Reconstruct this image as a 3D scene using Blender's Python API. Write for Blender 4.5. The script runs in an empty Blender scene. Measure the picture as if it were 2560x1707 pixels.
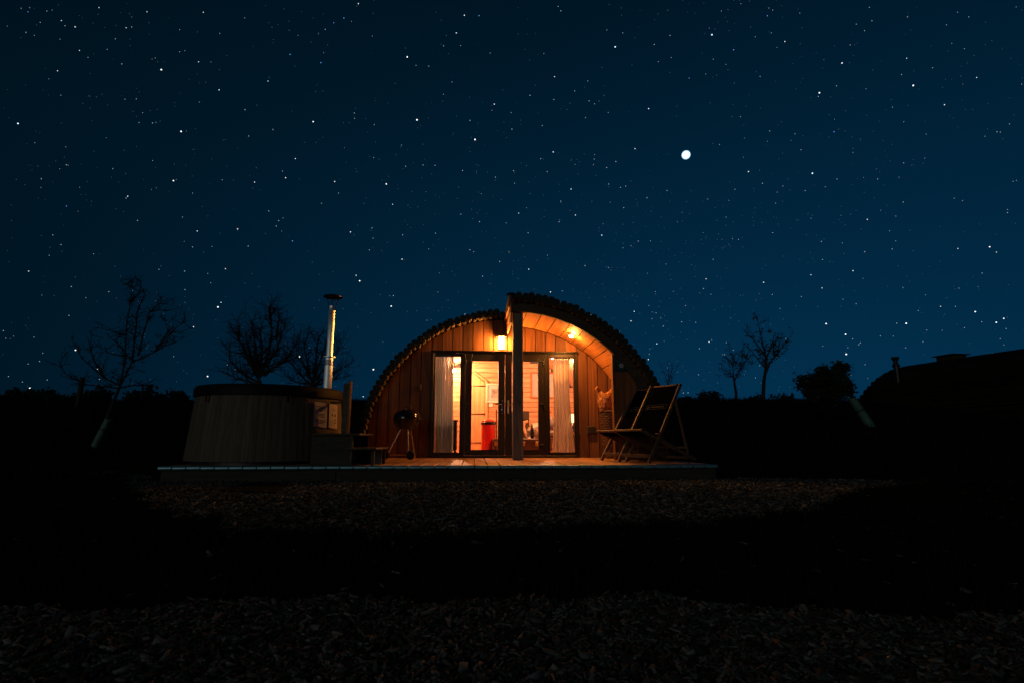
import bpy, bmesh, math, random
import numpy as np
from mathutils import Vector, Matrix, noise

random.seed(7); RNG = np.random.default_rng(7)
R = math.radians
scene = bpy.context.scene
COL = scene.collection

# ------------------------------------------------------------------ camera
EYE = Vector((0, 0, .52)); PITCH = R(10.5)
cam_d = bpy.data.cameras.new('camera'); cam = bpy.data.objects.new('camera', cam_d); COL.objects.link(cam)
cam.location = EYE; cam.rotation_euler = (R(90) + PITCH, 0, 0)
cam_d.sensor_width = 36; cam_d.lens = 1324 / 2560 * 36; cam_d.clip_end = 6000; cam_d.clip_start = .05
scene.camera = cam

# ------------------------------------------------------------------ night sky
SKY_LOW, SKY_MID, SKY_TOP = (.0002, .0056, .0112), (.0001, .0049, .0100), (.0001, .0044, .0090)
GLOW = (.0006, .0238, .0640)
world = bpy.data.worlds.new('World'); scene.world = world; world.use_nodes = True
wn, wl = world.node_tree.nodes, world.node_tree.links
wn.clear()
out = wn.new('ShaderNodeOutputWorld'); bg = wn.new('ShaderNodeBackground'); wl.new(bg.outputs[0], out.inputs[0])
tc = wn.new('ShaderNodeTexCoord'); sep = wn.new('ShaderNodeSeparateXYZ'); wl.new(tc.outputs['Generated'], sep.inputs[0])
ramp = wn.new('ShaderNodeValToRGB'); wl.new(sep.outputs['Z'], ramp.inputs[0])
cr = ramp.color_ramp; cr.elements[0].position = 0; cr.elements[0].color = (*SKY_LOW, 1)
cr.elements[1].position = 1; cr.elements[1].color = (*SKY_TOP, 1)
for p, c in ((.20, (.0002, .0058, .0118)), (.42, (.0002, .0060, .0124)), (.68, SKY_MID)):
    e = cr.elements.new(p); e.color = (*c, 1)
dot = wn.new('ShaderNodeVectorMath'); dot.operation = 'DOT_PRODUCT'
az, el = R(29), R(3)                                    # last light of dusk low over the far cabin
dot.inputs[1].default_value = (math.sin(az) * math.cos(el), math.cos(az) * math.cos(el), math.sin(el))
nrm = wn.new('ShaderNodeVectorMath'); nrm.operation = 'NORMALIZE'; wl.new(tc.outputs['Generated'], nrm.inputs[0])
wl.new(nrm.outputs[0], dot.inputs[0])
mx = wn.new('ShaderNodeMath'); mx.operation = 'MAXIMUM'; mx.inputs[1].default_value = 0; wl.new(dot.outputs['Value'], mx.inputs[0])
pw = wn.new('ShaderNodeMath'); pw.operation = 'POWER'; pw.inputs[1].default_value = 1.7; wl.new(mx.outputs[0], pw.inputs[0])
gl = wn.new('ShaderNodeMix'); gl.data_type = 'RGBA'; gl.blend_type = 'ADD'; gl.inputs[0].default_value = 1
sc_ = wn.new('ShaderNodeMix'); sc_.data_type = 'RGBA'; sc_.blend_type = 'MIX'
inv = wn.new('ShaderNodeMath'); inv.operation = 'SUBTRACT'; inv.use_clamp = True; inv.inputs[0].default_value = 1; wl.new(sep.outputs['Z'], inv.inputs[1])
sq = wn.new('ShaderNodeMath'); sq.operation = 'POWER'; sq.inputs[1].default_value = 1.35; wl.new(inv.outputs[0], sq.inputs[0])
ml = wn.new('ShaderNodeMath'); ml.operation = 'MULTIPLY'; wl.new(pw.outputs[0], ml.inputs[0]); wl.new(sq.outputs[0], ml.inputs[1])
wl.new(ml.outputs[0], sc_.inputs[0]); sc_.inputs[6].default_value = (0, 0, 0, 1); sc_.inputs[7].default_value = (*GLOW, 1)
wl.new(ramp.outputs[0], gl.inputs[6]); wl.new(sc_.outputs[2], gl.inputs[7])
wl.new(gl.outputs[2], bg.inputs['Color']); bg.inputs['Strength'].default_value = 1.0

# dim moonlight from behind the camera
moon_d = bpy.data.lights.new('moonlight', 'SUN'); moon = bpy.data.objects.new('moonlight', moon_d); COL.objects.link(moon)
moon_d.energy = .17; moon_d.angle = R(30); moon_d.color = (.98, 1, .92)
moon.rotation_euler = Vector((.42, .88, -.20)).to_track_quat('-Z', 'Y').to_euler()

scene.view_settings.view_transform = 'Standard'; scene.view_settings.look = 'None'
scene.view_settings.exposure = 0; scene.view_settings.gamma = 1; scene.view_settings.use_curve_mapping = False
cy = scene.cycles
cy.use_denoising = True; cy.max_bounces = 8; cy.diffuse_bounces = 5; cy.transparent_max_bounces = 12
cy.sample_clamp_indirect = 4; cy.caustics_reflective = False; cy.caustics_refractive = False

# ------------------------------------------------------------------ helpers
def at_ground(px, py, z):
    u = (px - 1280) / 1324; v = (853.5 - py) / 1324
    d = (u, math.cos(PITCH) - v * math.sin(PITCH), math.sin(PITCH) + v * math.cos(PITCH))
    t = (z - EYE.z) / d[2]; return Vector((d[0] * t, d[1] * t, z))
def at_dist(px, py, Y):
    u = (px - 1280) / 1324; v = (853.5 - py) / 1324
    d = (u, math.cos(PITCH) - v * math.sin(PITCH), math.sin(PITCH) + v * math.cos(PITCH))
    t = Y / d[1]; return Vector((d[0] * t, Y, EYE.z + d[2] * t))

class MB:
    """collects shapes; build() links them as one mesh object"""
    def __init__(s): s.v = []; s.f = []; s.m = []; s.mi = 0
    def add(s, vs, fs):
        o = len(s.v); s.v += [tuple(v) for v in vs]; s.f += [tuple(i + o for i in f) for f in fs]; s.m += [s.mi] * len(fs)
    def box(s, x0, x1, y0, y1, z0, z1, M=None):
        vs = [Vector((x, y, z)) for z in (z0, z1) for y in (y0, y1) for x in (x0, x1)]
        if M is not None: vs = [M @ v for v in vs]
        s.add(vs, [(0, 2, 3, 1), (4, 5, 7, 6), (0, 1, 5, 4), (2, 6, 7, 3), (0, 4, 6, 2), (1, 3, 7, 5)])
    def cbox(s, x0, x1, y0, y1, z0, z1, b=.004, M=None):
        """box with chamfered edges"""
        bm = bmesh.new(); bmesh.ops.create_cube(bm, size=1)
        for v in bm.verts:
            v.co = Vector(((x0 + x1) / 2 + v.co.x * (x1 - x0), (y0 + y1) / 2 + v.co.y * (y1 - y0), (z0 + z1) / 2 + v.co.z * (z1 - z0)))
        bmesh.ops.bevel(bm, geom=bm.edges[:], offset=b, segments=1, affect='EDGES')
        s.bm(bm, M)
    def bm(s, bm, M=None):
        bm.verts.index_update()
        s.add([(M @ v.co if M is not None else v.co.copy()) for v in bm.verts], [[v.index for v in f.verts] for f in bm.faces]); bm.free()
    def tube(s, pts, rad, n=8, caps=True):
        pts = [Vector(p) for p in pts]; k = len(pts)
        if not hasattr(rad, '__len__'): rad = [rad] * k
        t0 = (pts[1] - pts[0]).normalized()
        ref = Vector((0, 0, 1)) if abs(t0.z) < .9 else Vector((1, 0, 0))
        u = t0.cross(ref).normalized(); vs = []
        for i, p in enumerate(pts):
            t = (pts[min(i + 1, k - 1)] - pts[max(i - 1, 0)])
            if t.length < 1e-9: t = t0
            t.normalize(); u = (u - t * u.dot(t)).normalized(); w = t.cross(u)
            for j in range(n):
                a = 2 * math.pi * j / n; vs.append(p + (u * math.cos(a) + w * math.sin(a)) * rad[i])
        fs = [(i * n + j, i * n + (j + 1) % n, (i + 1) * n + (j + 1) % n, (i + 1) * n + j) for i in range(k - 1) for j in range(n)]
        if caps: fs += [tuple(range(n))[::-1], tuple((k - 1) * n + j for j in range(n))]
        s.add(vs, fs)
    def bar(s, a, b, w, h, up=(0, 0, 1), bev=.003):
        a, b = Vector(a), Vector(b); L = (b - a).length; y = (b - a).normalized()
        x = y.cross(Vector(up))
        if x.length < 1e-4: x = Vector((1, 0, 0))
        x.normalize(); z = x.cross(y)
        M = Matrix((x, y, z)).transposed().to_4x4(); M.translation = a
        s.cbox(-w / 2, w / 2, 0, L, -h / 2, h / 2, bev, M)
    def lathe(s, prof, n=24, c=(0, 0, 0), cap=True):
        c = Vector(c); k = len(prof)
        vs = [c + Vector((r * math.cos(2 * math.pi * j / n), r * math.sin(2 * math.pi * j / n), z)) for r, z in prof for j in range(n)]
        fs = [(i * n + j, i * n + (j + 1) % n, (i + 1) * n + (j + 1) % n, (i + 1) * n + j) for i in range(k - 1) for j in range(n)]
        if cap: fs += [tuple(range(n))[::-1], tuple((k - 1) * n + j for j in range(n))]
        s.add(vs, fs)
    def prism(s, poly, d0, d1):
        """polygon in (s, z) extruded along depth"""
        n = len(poly); vs = [(x, d0, z) for x, z in poly] + [(x, d1, z) for x, z in poly]
        s.add(vs, [tuple(range(n)), tuple(range(2 * n - 1, n - 1, -1))] + [(i, i + n, (i + 1) % n + n, (i + 1) % n) for i in range(n)])
    def build(s, name, mat, parent=None, smooth=False, loc=None, fix=True):
        me = bpy.data.meshes.new(name); me.from_pydata(s.v, [], s.f)
        for m in (mat if isinstance(mat, (list, tuple)) else [mat]): me.materials.append(m)
        if any(s.m): me.polygons.foreach_set('material_index', s.m)
        if fix:
            bm = bmesh.new(); bm.from_mesh(me); bmesh.ops.recalc_face_normals(bm, faces=bm.faces[:]); bm.to_mesh(me); bm.free()
        if smooth:
            me.polygons.foreach_set('use_smooth', [True] * len(me.polygons))
            if smooth == 'auto': me.set_sharp_from_angle(angle=R(40))
        me.update()
        return link(name, me, parent, loc)

def link(name, me, parent=None, loc=None, rot=None):
    o = bpy.data.objects.new(name, me); COL.objects.link(o)
    if parent is not None: o.parent = parent
    if loc is not None: o.location = loc
    if rot is not None: o.rotation_euler = rot
    return o
def tag(o, label=None, cat=None, group=None, kind=None):
    if label: o['label'] = label
    if cat: o['category'] = cat
    if group: o['group'] = group
    if kind: o['kind'] = kind
    return o
def thing(name, label, cat, loc=(0, 0, 0), rz=0, group=None):
    o = link(name, None, None, loc, (0, 0, rz)); o.empty_display_size = .1
    return tag(o, label, cat, group)
def dup(root, loc, rz, label):
    r = root.copy(); COL.objects.link(r); r.location = loc; r.rotation_euler = (0, 0, rz); r['label'] = label
    for ch in list(root.children):
        c = ch.copy(); COL.objects.link(c); c.parent = r
        for g in list(ch.children):
            e = g.copy(); COL.objects.link(e); e.parent = c
    return r

# ------------------------------------------------------------------ materials
def new_mat(name):
    m = bpy.data.materials.new(name); m.use_nodes = True
    return m, m.node_tree.nodes, m.node_tree.links, m.node_tree.nodes['Principled BSDF']
def wood(name, dark, light, axis=2, rough=.7, scale=1., knots=.5, vary=.28, bump=.25, spec=.25):
    m, n, l, b = new_mat(name)
    tc = n.new('ShaderNodeTexCoord'); info = n.new('ShaderNodeObjectInfo')
    off = n.new('ShaderNodeVectorMath'); off.operation = 'MULTIPLY_ADD'; off.inputs[1].default_value = (31, 17, 23)
    comb = n.new('ShaderNodeCombineXYZ')
    for i in range(3): l.new(info.outputs['Random'], comb.inputs[i])
    l.new(comb.outputs[0], off.inputs[0]); l.new(tc.outputs['Object'], off.inputs[2])
    mp = n.new('ShaderNodeMapping'); s = [9 * scale] * 3; s[axis] = .7 * scale; mp.inputs['Scale'].default_value = s
    l.new(off.outputs[0], mp.inputs[0])
    n1 = n.new('ShaderNodeTexNoise'); n1.inputs['Scale'].default_value = 1.6; n1.inputs['Detail'].default_value = 5; n1.inputs['Distortion'].default_value = 1.4
    l.new(mp.outputs[0], n1.inputs['Vector'])
    mp2 = n.new('ShaderNodeMapping'); s2 = [60 * scale] * 3; s2[axis] = 1.6 * scale; mp2.inputs['Scale'].default_value = s2; l.new(off.outputs[0], mp2.inputs[0])
    n2 = n.new('ShaderNodeTexNoise'); n2.inputs['Scale'].default_value = 1.5; n2.inputs['Detail'].default_value = 3; l.new(mp2.outputs[0], n2.inputs['Vector'])
    mp3 = n.new('ShaderNodeMapping'); s3 = [5 * scale] * 3; s3[axis] = 1.7 * scale; mp3.inputs['Scale'].default_value = s3; l.new(off.outputs[0], mp3.inputs[0])
    vo = n.new('ShaderNodeTexVoronoi'); vo.inputs['Scale'].default_value = 1.; l.new(mp3.outputs[0], vo.inputs['Vector'])
    kr = n.new('ShaderNodeValToRGB'); kr.color_ramp.elements[0].position = .04; kr.color_ramp.elements[0].color = (1, 1, 1, 1)
    kr.color_ramp.elements[1].position = .13; kr.color_ramp.elements[1].color = (0, 0, 0, 1); l.new(vo.outputs['Distance'], kr.inputs[0])
    add = n.new('ShaderNodeMath'); add.operation = 'MULTIPLY_ADD'; add.inputs[1].default_value = .4; l.new(n2.outputs[0], add.inputs[0]); l.new(n1.outputs[0], add.inputs[2])
    r = n.new('ShaderNodeValToRGB'); r.color_ramp.elements[0].position = .42; r.color_ramp.elements[0].color = (*dark, 1)
    r.color_ramp.elements[1].position = .86; r.color_ramp.elements[1].color = (*light, 1); l.new(add.outputs[0], r.inputs[0])
    mk = n.new('ShaderNodeMix'); mk.data_type = 'RGBA'; mk.inputs[7].default_value = (dark[0] * .4, dark[1] * .35, dark[2] * .3, 1)
    km = n.new('ShaderNodeMath'); km.operation = 'MULTIPLY'; km.inputs[1].default_value = knots; l.new(kr.outputs[0], km.inputs[0])
    l.new(km.outputs[0], mk.inputs[0]); l.new(r.outputs[0], mk.inputs[6])
    hs = n.new('ShaderNodeHueSaturation'); mr = n.new('ShaderNodeMapRange'); mr.inputs[3].default_value = 1 - vary; mr.inputs[4].default_value = 1 + vary
    l.new(info.outputs['Random'], mr.inputs[0]); l.new(mr.outputs[0], hs.inputs['Value']); l.new(mk.outputs[2], hs.inputs['Color'])
    l.new(hs.outputs[0], b.inputs['Base Color']); b.inputs['Roughness'].default_value = rough; b.inputs['Specular IOR Level'].default_value = spec
    bp = n.new('ShaderNodeBump'); bp.inputs['Strength'].default_value = bump; bp.inputs['Distance'].default_value = .004
    l.new(add.outputs[0], bp.inputs['Height']); l.new(bp.outputs[0], b.inputs['Normal'])
    return m
def plain(name, col, rough=.6, metal=0., spec=.5, nscale=14, namt=.22, bump=.1, coat=0., aniso=0., rot=0.):
    m, n, l, b = new_mat(name)
    tc = n.new('ShaderNodeTexCoord'); ns = n.new('ShaderNodeTexNoise'); ns.inputs['Scale'].default_value = nscale; ns.inputs['Detail'].default_value = 5
    l.new(tc.outputs['Object'], ns.inputs['Vector'])
    r = n.new('ShaderNodeValToRGB'); lo, hi = 1 - namt, 1 + namt
    r.color_ramp.elements[0].position = .3; r.color_ramp.elements[0].color = (col[0] * lo, col[1] * lo, col[2] * lo, 1)
    r.color_ramp.elements[1].position = .7; r.color_ramp.elements[1].color = (min(1, col[0] * hi), min(1, col[1] * hi), min(1, col[2] * hi), 1)
    l.new(ns.outputs[0], r.inputs[0]); l.new(r.outputs[0], b.inputs['Base Color'])
    if aniso:
        tn = n.new('ShaderNodeTangent'); tn.direction_type = 'RADIAL'; tn.axis = 'Z'; l.new(tn.outputs[0], b.inputs['Tangent'])
        b.inputs['Anisotropic'].default_value = aniso; b.inputs['Anisotropic Rotation'].default_value = rot
    b.inputs['Roughness'].default_value = rough; b.inputs['Metallic'].default_value = metal; b.inputs['Specular IOR Level'].default_value = spec
    b.inputs['Coat Weight'].default_value = coat
    if bump:
        bp = n.new('ShaderNodeBump'); bp.inputs['Strength'].default_value = bump; bp.inputs['Distance'].default_value = .003
        l.new(ns.outputs[0], bp.inputs['Height']); l.new(bp.outputs[0], b.inputs['Normal'])
    return m
def glow_mat(name, col, strength, sample=True):
    m, n, l, b = new_mat(name); n.remove(b); e = n.new('ShaderNodeEmission'); e.inputs[0].default_value = (*col, 1); e.inputs[1].default_value = strength
    l.new(e.outputs[0], n['Material Output'].inputs[0])
    if not sample: m.cycles.emission_sampling = 'NONE'
    return m
def glass_mat(name):
    m, n, l, b = new_mat(name); n.remove(b)
    t = n.new('ShaderNodeBsdfTransparent'); g = n.new('ShaderNodeBsdfGlossy'); g.inputs['Roughness'].default_value = .01
    f = n.new('ShaderNodeFresnel'); f.inputs[0].default_value = 1.45; x = n.new('ShaderNodeMixShader')
    t.inputs[0].default_value = (.95, .96, .94, 1)
    l.new(f.outputs[0], x.inputs[0]); l.new(t.outputs[0], x.inputs[1]); l.new(g.outputs[0], x.inputs[2]); l.new(x.outputs[0], n['Material Output'].inputs[0])
    return m
def sheer_mat(name, col, clear, tl=.45):
    m, n, l, b = new_mat(name)
    d = n.new('ShaderNodeBsdfDiffuse'); tr = n.new('ShaderNodeBsdfTranslucent'); t = n.new('ShaderNodeBsdfTransparent')
    d.inputs[0].default_value = (*col, 1); tr.inputs[0].default_value = (*col, 1); n.remove(b)
    a = n.new('ShaderNodeMixShader'); a.inputs[0].default_value = tl; l.new(d.outputs[0], a.inputs[1]); l.new(tr.outputs[0], a.inputs[2])
    tc = n.new('ShaderNodeTexCoord'); ns = n.new('ShaderNodeTexNoise'); ns.inputs['Scale'].default_value = 250; l.new(tc.outputs['Object'], ns.inputs['Vector'])
    mr = n.new('ShaderNodeMapRange'); mr.inputs[3].default_value = clear * .6; mr.inputs[4].default_value = clear * 1.4; l.new(ns.outputs[0], mr.inputs[0])
    c = n.new('ShaderNodeMixShader'); l.new(mr.outputs[0], c.inputs[0]); l.new(a.outputs[0], c.inputs[1]); l.new(t.outputs[0], c.inputs[2])
    l.new(c.outputs[0], n['Material Output'].inputs[0]); return m
def vary_mat(name, stops, rough=.95, spec=.08):
    """colour by random per loose piece (attribute 'tint')"""
    m, n, l, b = new_mat(name)
    at = n.new('ShaderNodeAttribute'); at.attribute_name = 'tint'
    r = n.new('ShaderNodeValToRGB'); r.color_ramp.elements.remove(r.color_ramp.elements[1])
    r.color_ramp.elements[0].position = stops[0][0]; r.color_ramp.elements[0].color = (*stops[0][1], 1)
    for p, c in stops[1:]: e = r.color_ramp.elements.new(p); e.color = (*c, 1)
    n.remove(b); d = n.new('ShaderNodeBsdfDiffuse'); l.new(at.outputs['Fac'], r.inputs[0]); l.new(r.outputs[0], d.inputs[0]); l.new(d.outputs[0], n['Material Output'].inputs[0])
    return m

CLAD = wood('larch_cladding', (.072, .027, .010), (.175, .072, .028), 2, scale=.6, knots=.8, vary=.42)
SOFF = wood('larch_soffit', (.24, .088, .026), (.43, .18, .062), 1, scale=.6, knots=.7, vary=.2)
PINE_X = wood('pine_lining', (.52, .25, .12), (.72, .42, .235), 0, rough=.5, knots=.7, vary=.12)
PINE_Y = wood('pine_ceiling', (.54, .28, .16), (.72, .43, .27), 1, rough=.5, knots=.6, vary=.1)
PINE_Z = wood('pine_door', (.50, .25, .10), (.74, .46, .23), 2, rough=.5, knots=.7, vary=.1)
DECKW = wood('deck_timber', (.24, .115, .05), (.46, .25, .12), 1, rough=.55, knots=.6, vary=.25, spec=.4)
DECKEND = plain('sky_tinted_nosing', (.20, .40, .47), .5, metal=.85, nscale=18, namt=.25, bump=.05)  # teal of the reflected sky put into the metal colour
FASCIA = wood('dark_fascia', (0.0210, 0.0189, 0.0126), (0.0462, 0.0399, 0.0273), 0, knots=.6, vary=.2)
OAK = wood('grey_oak_post', (.095, .085, .07), (.215, .19, .155), 2, rough=.8, knots=.8, vary=.1, bump=.5)
BEAM = wood('roof_edge_timber', (0.0275, 0.0225, 0.0140), (0.0650, 0.0500, 0.0310), 0, knots=.3, vary=.2)
BARK = wood('pole_bark', (.030, .024, .013), (.12, .088, .048), 1, rough=.9, scale=1.5, knots=.3, vary=.4, bump=.8)
POLEEND = plain('sawn_pole_end', (0.1820, 0.1050, 0.0490), .8, nscale=40, namt=.35)
FARBARK = wood('night_dark_bark', (.006, .006, .0035), (.024, .021, .013), 1, rough=.95, scale=1.5, knots=.3, vary=.4, bump=.8, spec=.05)  # darker copy of the bark, night dark of the far roof in its colour
DARKEND = plain('shaded_pole_end', (.016, .016, .010), .9, nscale=40, namt=.4)  # shade on the pole ends, turned from the lamps, put into the colour
STAVE = wood('larch_stave', (0.0612, 0.0522, 0.0360), (0.1296, 0.1080, 0.0774), 2, knots=.5, vary=.16)
STEPW = wood('step_timber', (0.0383, 0.0293, 0.0203), (0.0990, 0.0743, 0.0495), 0, knots=.4, vary=.2)
HARDW = wood('chair_hardwood', (.085, .045, .022), (.17, .10, .052), 2, rough=.5, knots=.2, vary=.1)
LID = plain('lid_vinyl', (.005, .0045, .0045), .6, spec=.15, nscale=30)
FRAME = plain('brown_black_frame', (.014, .011, .009), .42, spec=.35, nscale=8, namt=.12, bump=.02)
BLACK = plain('black_metal', (.012, .012, .012), .45, nscale=30)
ENAMEL = plain('black_enamel', (.006, .006, .007), .10, nscale=30, bump=.0, coat=.6)
STEEL = plain('stainless_steel', (.66, .68, .67), .15, metal=1, nscale=6, namt=.08, bump=.02)
BRUSHED = plain('brushed_flue_steel', (.70, .76, .80), .38, metal=1, nscale=6, namt=.08, bump=0, aniso=.93, rot=0.)
CHROME = plain('bright_leg_metal', (.75, .73, .70), .2, metal=1, nscale=10, namt=.05, bump=0)
RUBBER = plain('black_rubber', (.012, .012, .012), .8)
CANVAS = plain('black_canvas', (.0022, .0022, .0028), 1., spec=0., nscale=200, bump=.2)
LABELC = plain('pale_print', (.045, .05, .052), .9, spec=.1)
PAPER = plain('white_paper', (0.4680, 0.4560, 0.4320), .7, namt=.06)
INK = plain('black_ink', (.02, .02, .02), .8)
GREEN = plain('dark_green_paint', (0.0050, 0.0250, 0.0190), .5, namt=.15)
GREENL = plain('pale_green_print', (.05, .13, .10), .6)
WHITEP = plain('white_print', (0.3750, 0.3900, 0.3900), .6, namt=.05)
RED = plain('red_enamel', (.50, .008, .004), .22, namt=.08, bump=0, coat=.4)
TRUNK = plain('brown_leather', (.060, .024, .011), .5, nscale=25)
BRASS = plain('brass', (.55, .32, .10), .35, metal=1)
CREAM = plain('cream_fabric', (.72, .64, .52), .9, nscale=40)
GREYF = plain('grey_fur', (.22, .19, .165), .95, nscale=60, namt=.6, bump=.6)
DARKP = plain('dark_panel', (.045, .028, .018), .5)
SWITCH = plain('white_plastic', (.8, .78, .72), .4, namt=.04)
PICT = plain('landscape_print', (.26, .25, .24), .6, nscale=9, namt=.7)
PFRAME = wood('picture_oak', (.25, .10, .04), (.42, .20, .09), 0)
GLASS = glass_mat('door_glass')
CURT_G = sheer_mat('grey_curtain', (.40, .50, .53), .03, .20)
CURT_C = sheer_mat('cream_curtain', (.60, .50, .37), .04, .24)
WICKER = plain('brown_wicker', (.085, .040, .020), .7, nscale=40, namt=.4)
NETBAG = plain('clear_kindling_bag', (.30, .125, .036), .4, nscale=22, namt=.5, bump=.9)
SLATE = plain('dark_cover', (.006, .007, .009), .9, spec=.05)
TREEB = plain('dark_bark', (0.0270, 0.0216, 0.0156), .95, nscale=30, namt=.4, bump=.4)
GUARD = plain('pale_green_guard', (0.0630, 0.1512, 0.1176), .6, nscale=10, namt=.2)
LEAFM = plain('dark_leaf', (0.0168, 0.0240, 0.0096), .7, nscale=20, namt=.4, bump=0)
SOIL = plain('dark_soil', (.010, .0105, .007), 1., spec=0., nscale=5, namt=.5, bump=.5)
CHIPM = vary_mat('weathered_chip', [(0, (.009, .010, .009)), (.35, (.042, .046, .043)), (.7, (.115, .122, .113)), (.95, (.20, .21, .195)), (1, (.22, .11, .045))])
GRASSM = vary_mat('night_grass', [(0, (.002, .006, .002)), (.8, (.005, .014, .005)), (1, (.014, .026, .011))])

# ------------------------------------------------------------------ ground
def sstep(a, b, x): t = np.clip((x - a) / (b - a), 0, 1); return t * t * (3 - 2 * t)
def ground_z(x, y):
    x = np.asarray(x, float); y = np.asarray(y, float)
    left = np.clip((-x - 3.2) / 2.6, 0, 1); right = np.clip((x - 2.9) / 2.6, 0, 1)
    start = 14.5 - 7.6 * left - 9.6 * right
    end = 22 + 0 * x
    z = 2.02 * sstep(start, end, y)
    z += sstep(start, start + 5, y) * (.05 * np.sin(x * .9 + 1.3) * np.cos(y * .7) + .03 * np.sin(x * 2.3 + y))
    z += sstep(20, 23, y) * (.06 * np.sin(x * .55 + .6) + .035 * np.sin(x * 1.7)) + np.where(y > 24, -(y - 24) * .012, 0)
    z += .15 * np.exp(-(((x - 4.1) / .9) ** 2 + ((y - 4.75) / .55) ** 2))       # low grassy hump
    z += .05 * np.exp(-((y - 2.45) / .35) ** 2) * (1 + .4 * np.sin(x * 1.9))    # turf strip stands a little proud
    return z
xs = np.concatenate([[-500, -250, -120, -70, -45], np.linspace(-32, 32, 257), [45, 70, 120, 250, 500]])
ys = np.concatenate([[-400, -150, -60, -20, -8], np.linspace(-4, 34, 229), [40, 55, 90, 180, 420]])
X, Yg = np.meshgrid(xs, ys); Z = ground_z(X, Yg)
gv = np.stack([X.ravel(), Yg.ravel(), Z.ravel()], 1); nx, ny = len(xs), len(ys)
gf = [(j * nx + i, j * nx + i + 1, (j + 1) * nx + i + 1, (j + 1) * nx + i) for j in range(ny - 1) for i in range(nx - 1)]
me = bpy.data.meshes.new('ground'); me.from_pydata(gv.tolist(), [], gf); me.materials.append(SOIL)
me.polygons.foreach_set('use_smooth', [True] * len(me.polygons)); me.update()
tag(link('ground', me), kind='structure')

NEAR_E = ([-9, -1.57, -1.1, -.6, .29, .86, 1.52, 9], [1.70, 1.745, 1.79, 1.83, 1.87, 1.73, 1.69, 1.66])
FAR_E = ([-7, -5.6, -4.3, -3.15, -2.1, -1.48, -.8, 0, 1.05, 1.85, 2.6, 3.0, 3.6, 4.3, 4.9, 5.6, 7, 9], [8.2, 7.9, 6.1, 4.75, 3.64, 3.12, 3.0, 3.1, 3.47, 3.8, 4.4, 5.0, 5.55, 5.6, 5.15, 4.3, 3.2, 2.2])
TOP_E = ([-7, -5.4, -4.9, -4.8, 2.95, 3.05, 3.6, 4.3, 5.2, 6, 7, 9], [8.2, 8.0, 7.4, 6.75, 7.25, 7.3, 7.2, 7.1, 6.7, 5.9, 4.7, 3.4])
def wob(x, y): return .09 * np.sin(x * 5.1 + 1.7 * np.sin(y * 3)) + .06 * np.sin(x * 13 + 2) + .04 * np.sin(x * 29)
def in_near(x, y): return y < np.interp(x, *NEAR_E) + .45 * wob(x, y)
def in_far(x, y): return (y > np.interp(x, *FAR_E) + wob(x, y)) & (y < np.interp(x, *TOP_E) + .3 * wob(x + 3, y))

def scatter_mesh(name, V, F, tint, mat, per):
    """V (n,k,3) verts of n loose pieces, F faces of one piece"""
    n, k = V.shape[:2]; F = np.asarray(F)
    me = bpy.data.meshes.new(name); me.vertices.add(n * k); me.vertices.foreach_set('co', V.astype(np.float32).ravel())
    fi = (F[None] + (np.arange(n) * k)[:, None, None]).reshape(-1, F.shape[1])
    me.loops.add(fi.size); me.loops.foreach_set('vertex_index', fi.ravel().astype(np.int32))
    me.polygons.add(len(fi)); me.polygons.foreach_set('loop_start', (np.arange(len(fi)) * F.shape[1]).astype(np.int32))
    me.polygons.foreach_set('loop_total', np.full(len(fi), F.shape[1], np.int32))
    a = me.attributes.new('tint', 'FLOAT', 'POINT'); a.data.foreach_set('value', np.repeat(tint, k).astype(np.float32))
    me.materials.append(mat); me.update(); me.validate()
    return link(name, me)

def chips(x, y, lmin, lmax, lift):
    n = len(x); L = RNG.uniform(lmin, lmax, n) * RNG.uniform(.45, 1, n); W = L * RNG.uniform(.10, .40, n); T = RNG.uniform(.002, .006, n)
    a = RNG.uniform(0, 2 * np.pi, n); tilt = RNG.normal(0, .34, n); roll = RNG.normal(0, .7, n)
    z = ground_z(x, y) + RNG.uniform(.002, lift, n)
    ex = np.stack([np.cos(a) * np.cos(tilt), np.sin(a) * np.cos(tilt), np.sin(tilt)], 1)
    sd = np.stack([-np.sin(a), np.cos(a), np.zeros(n)], 1); nz = np.cross(ex, sd)
    ey = sd * np.cos(roll)[:, None] + nz * np.sin(roll)[:, None]; ez = np.cross(ex, ey)
    P = np.stack([x, y, z], 1); c = []
    for k, (sx, sy) in enumerate(((-1, -1), (1, -1), (1, 1), (-1, 1))):
        q = RNG.uniform(.6, 1.1, (n, 2)); c.append(P + ex * (L / 2 * sx * q[:, 0])[:, None] + ey * (W / 2 * sy * q[:, 1])[:, None])
    c = np.stack(c, 1); V = np.concatenate([c, c + (ez * T[:, None])[:, None, :]], 1)
    return V, np.clip(RNG.beta(1.6, 1.9, n), 0, 1)
CF = [(4, 5, 6, 7), (0, 1, 5, 4), (1, 2, 6, 5), (2, 3, 7, 6), (3, 0, 4, 7), (3, 2, 1, 0)]
x = RNG.uniform(-6.8, 8, 150000); y = RNG.uniform(2.6, 8.3, 150000); k = in_far(x, y) & (np.abs(x) < 1.05 * y + .4); x, y = x[k], y[k]
V1, t1 = chips(x, y, .03, .095, .020)
x = RNG.uniform(-2.3, 2.3, 58000); y = .75 + 1.25 * RNG.uniform(0, 1, 58000); k = in_near(x, y) & (np.abs(x) < 1.05 * y + .2); x, y = x[k], y[k]
V2, t2 = chips(x, y, .014, .060, .014)
x = RNG.uniform(-4, 4, 900); y = RNG.uniform(1.6, 7, 900)                                # strays kicked into the turf
V3, t3 = chips(x, y, .03, .06, .03)
tag(scatter_mesh('wood_chips', np.concatenate([V1, V2, V3]), CF, np.concatenate([t1, t2, t3]), CHIPM, 8), kind='stuff')

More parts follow.
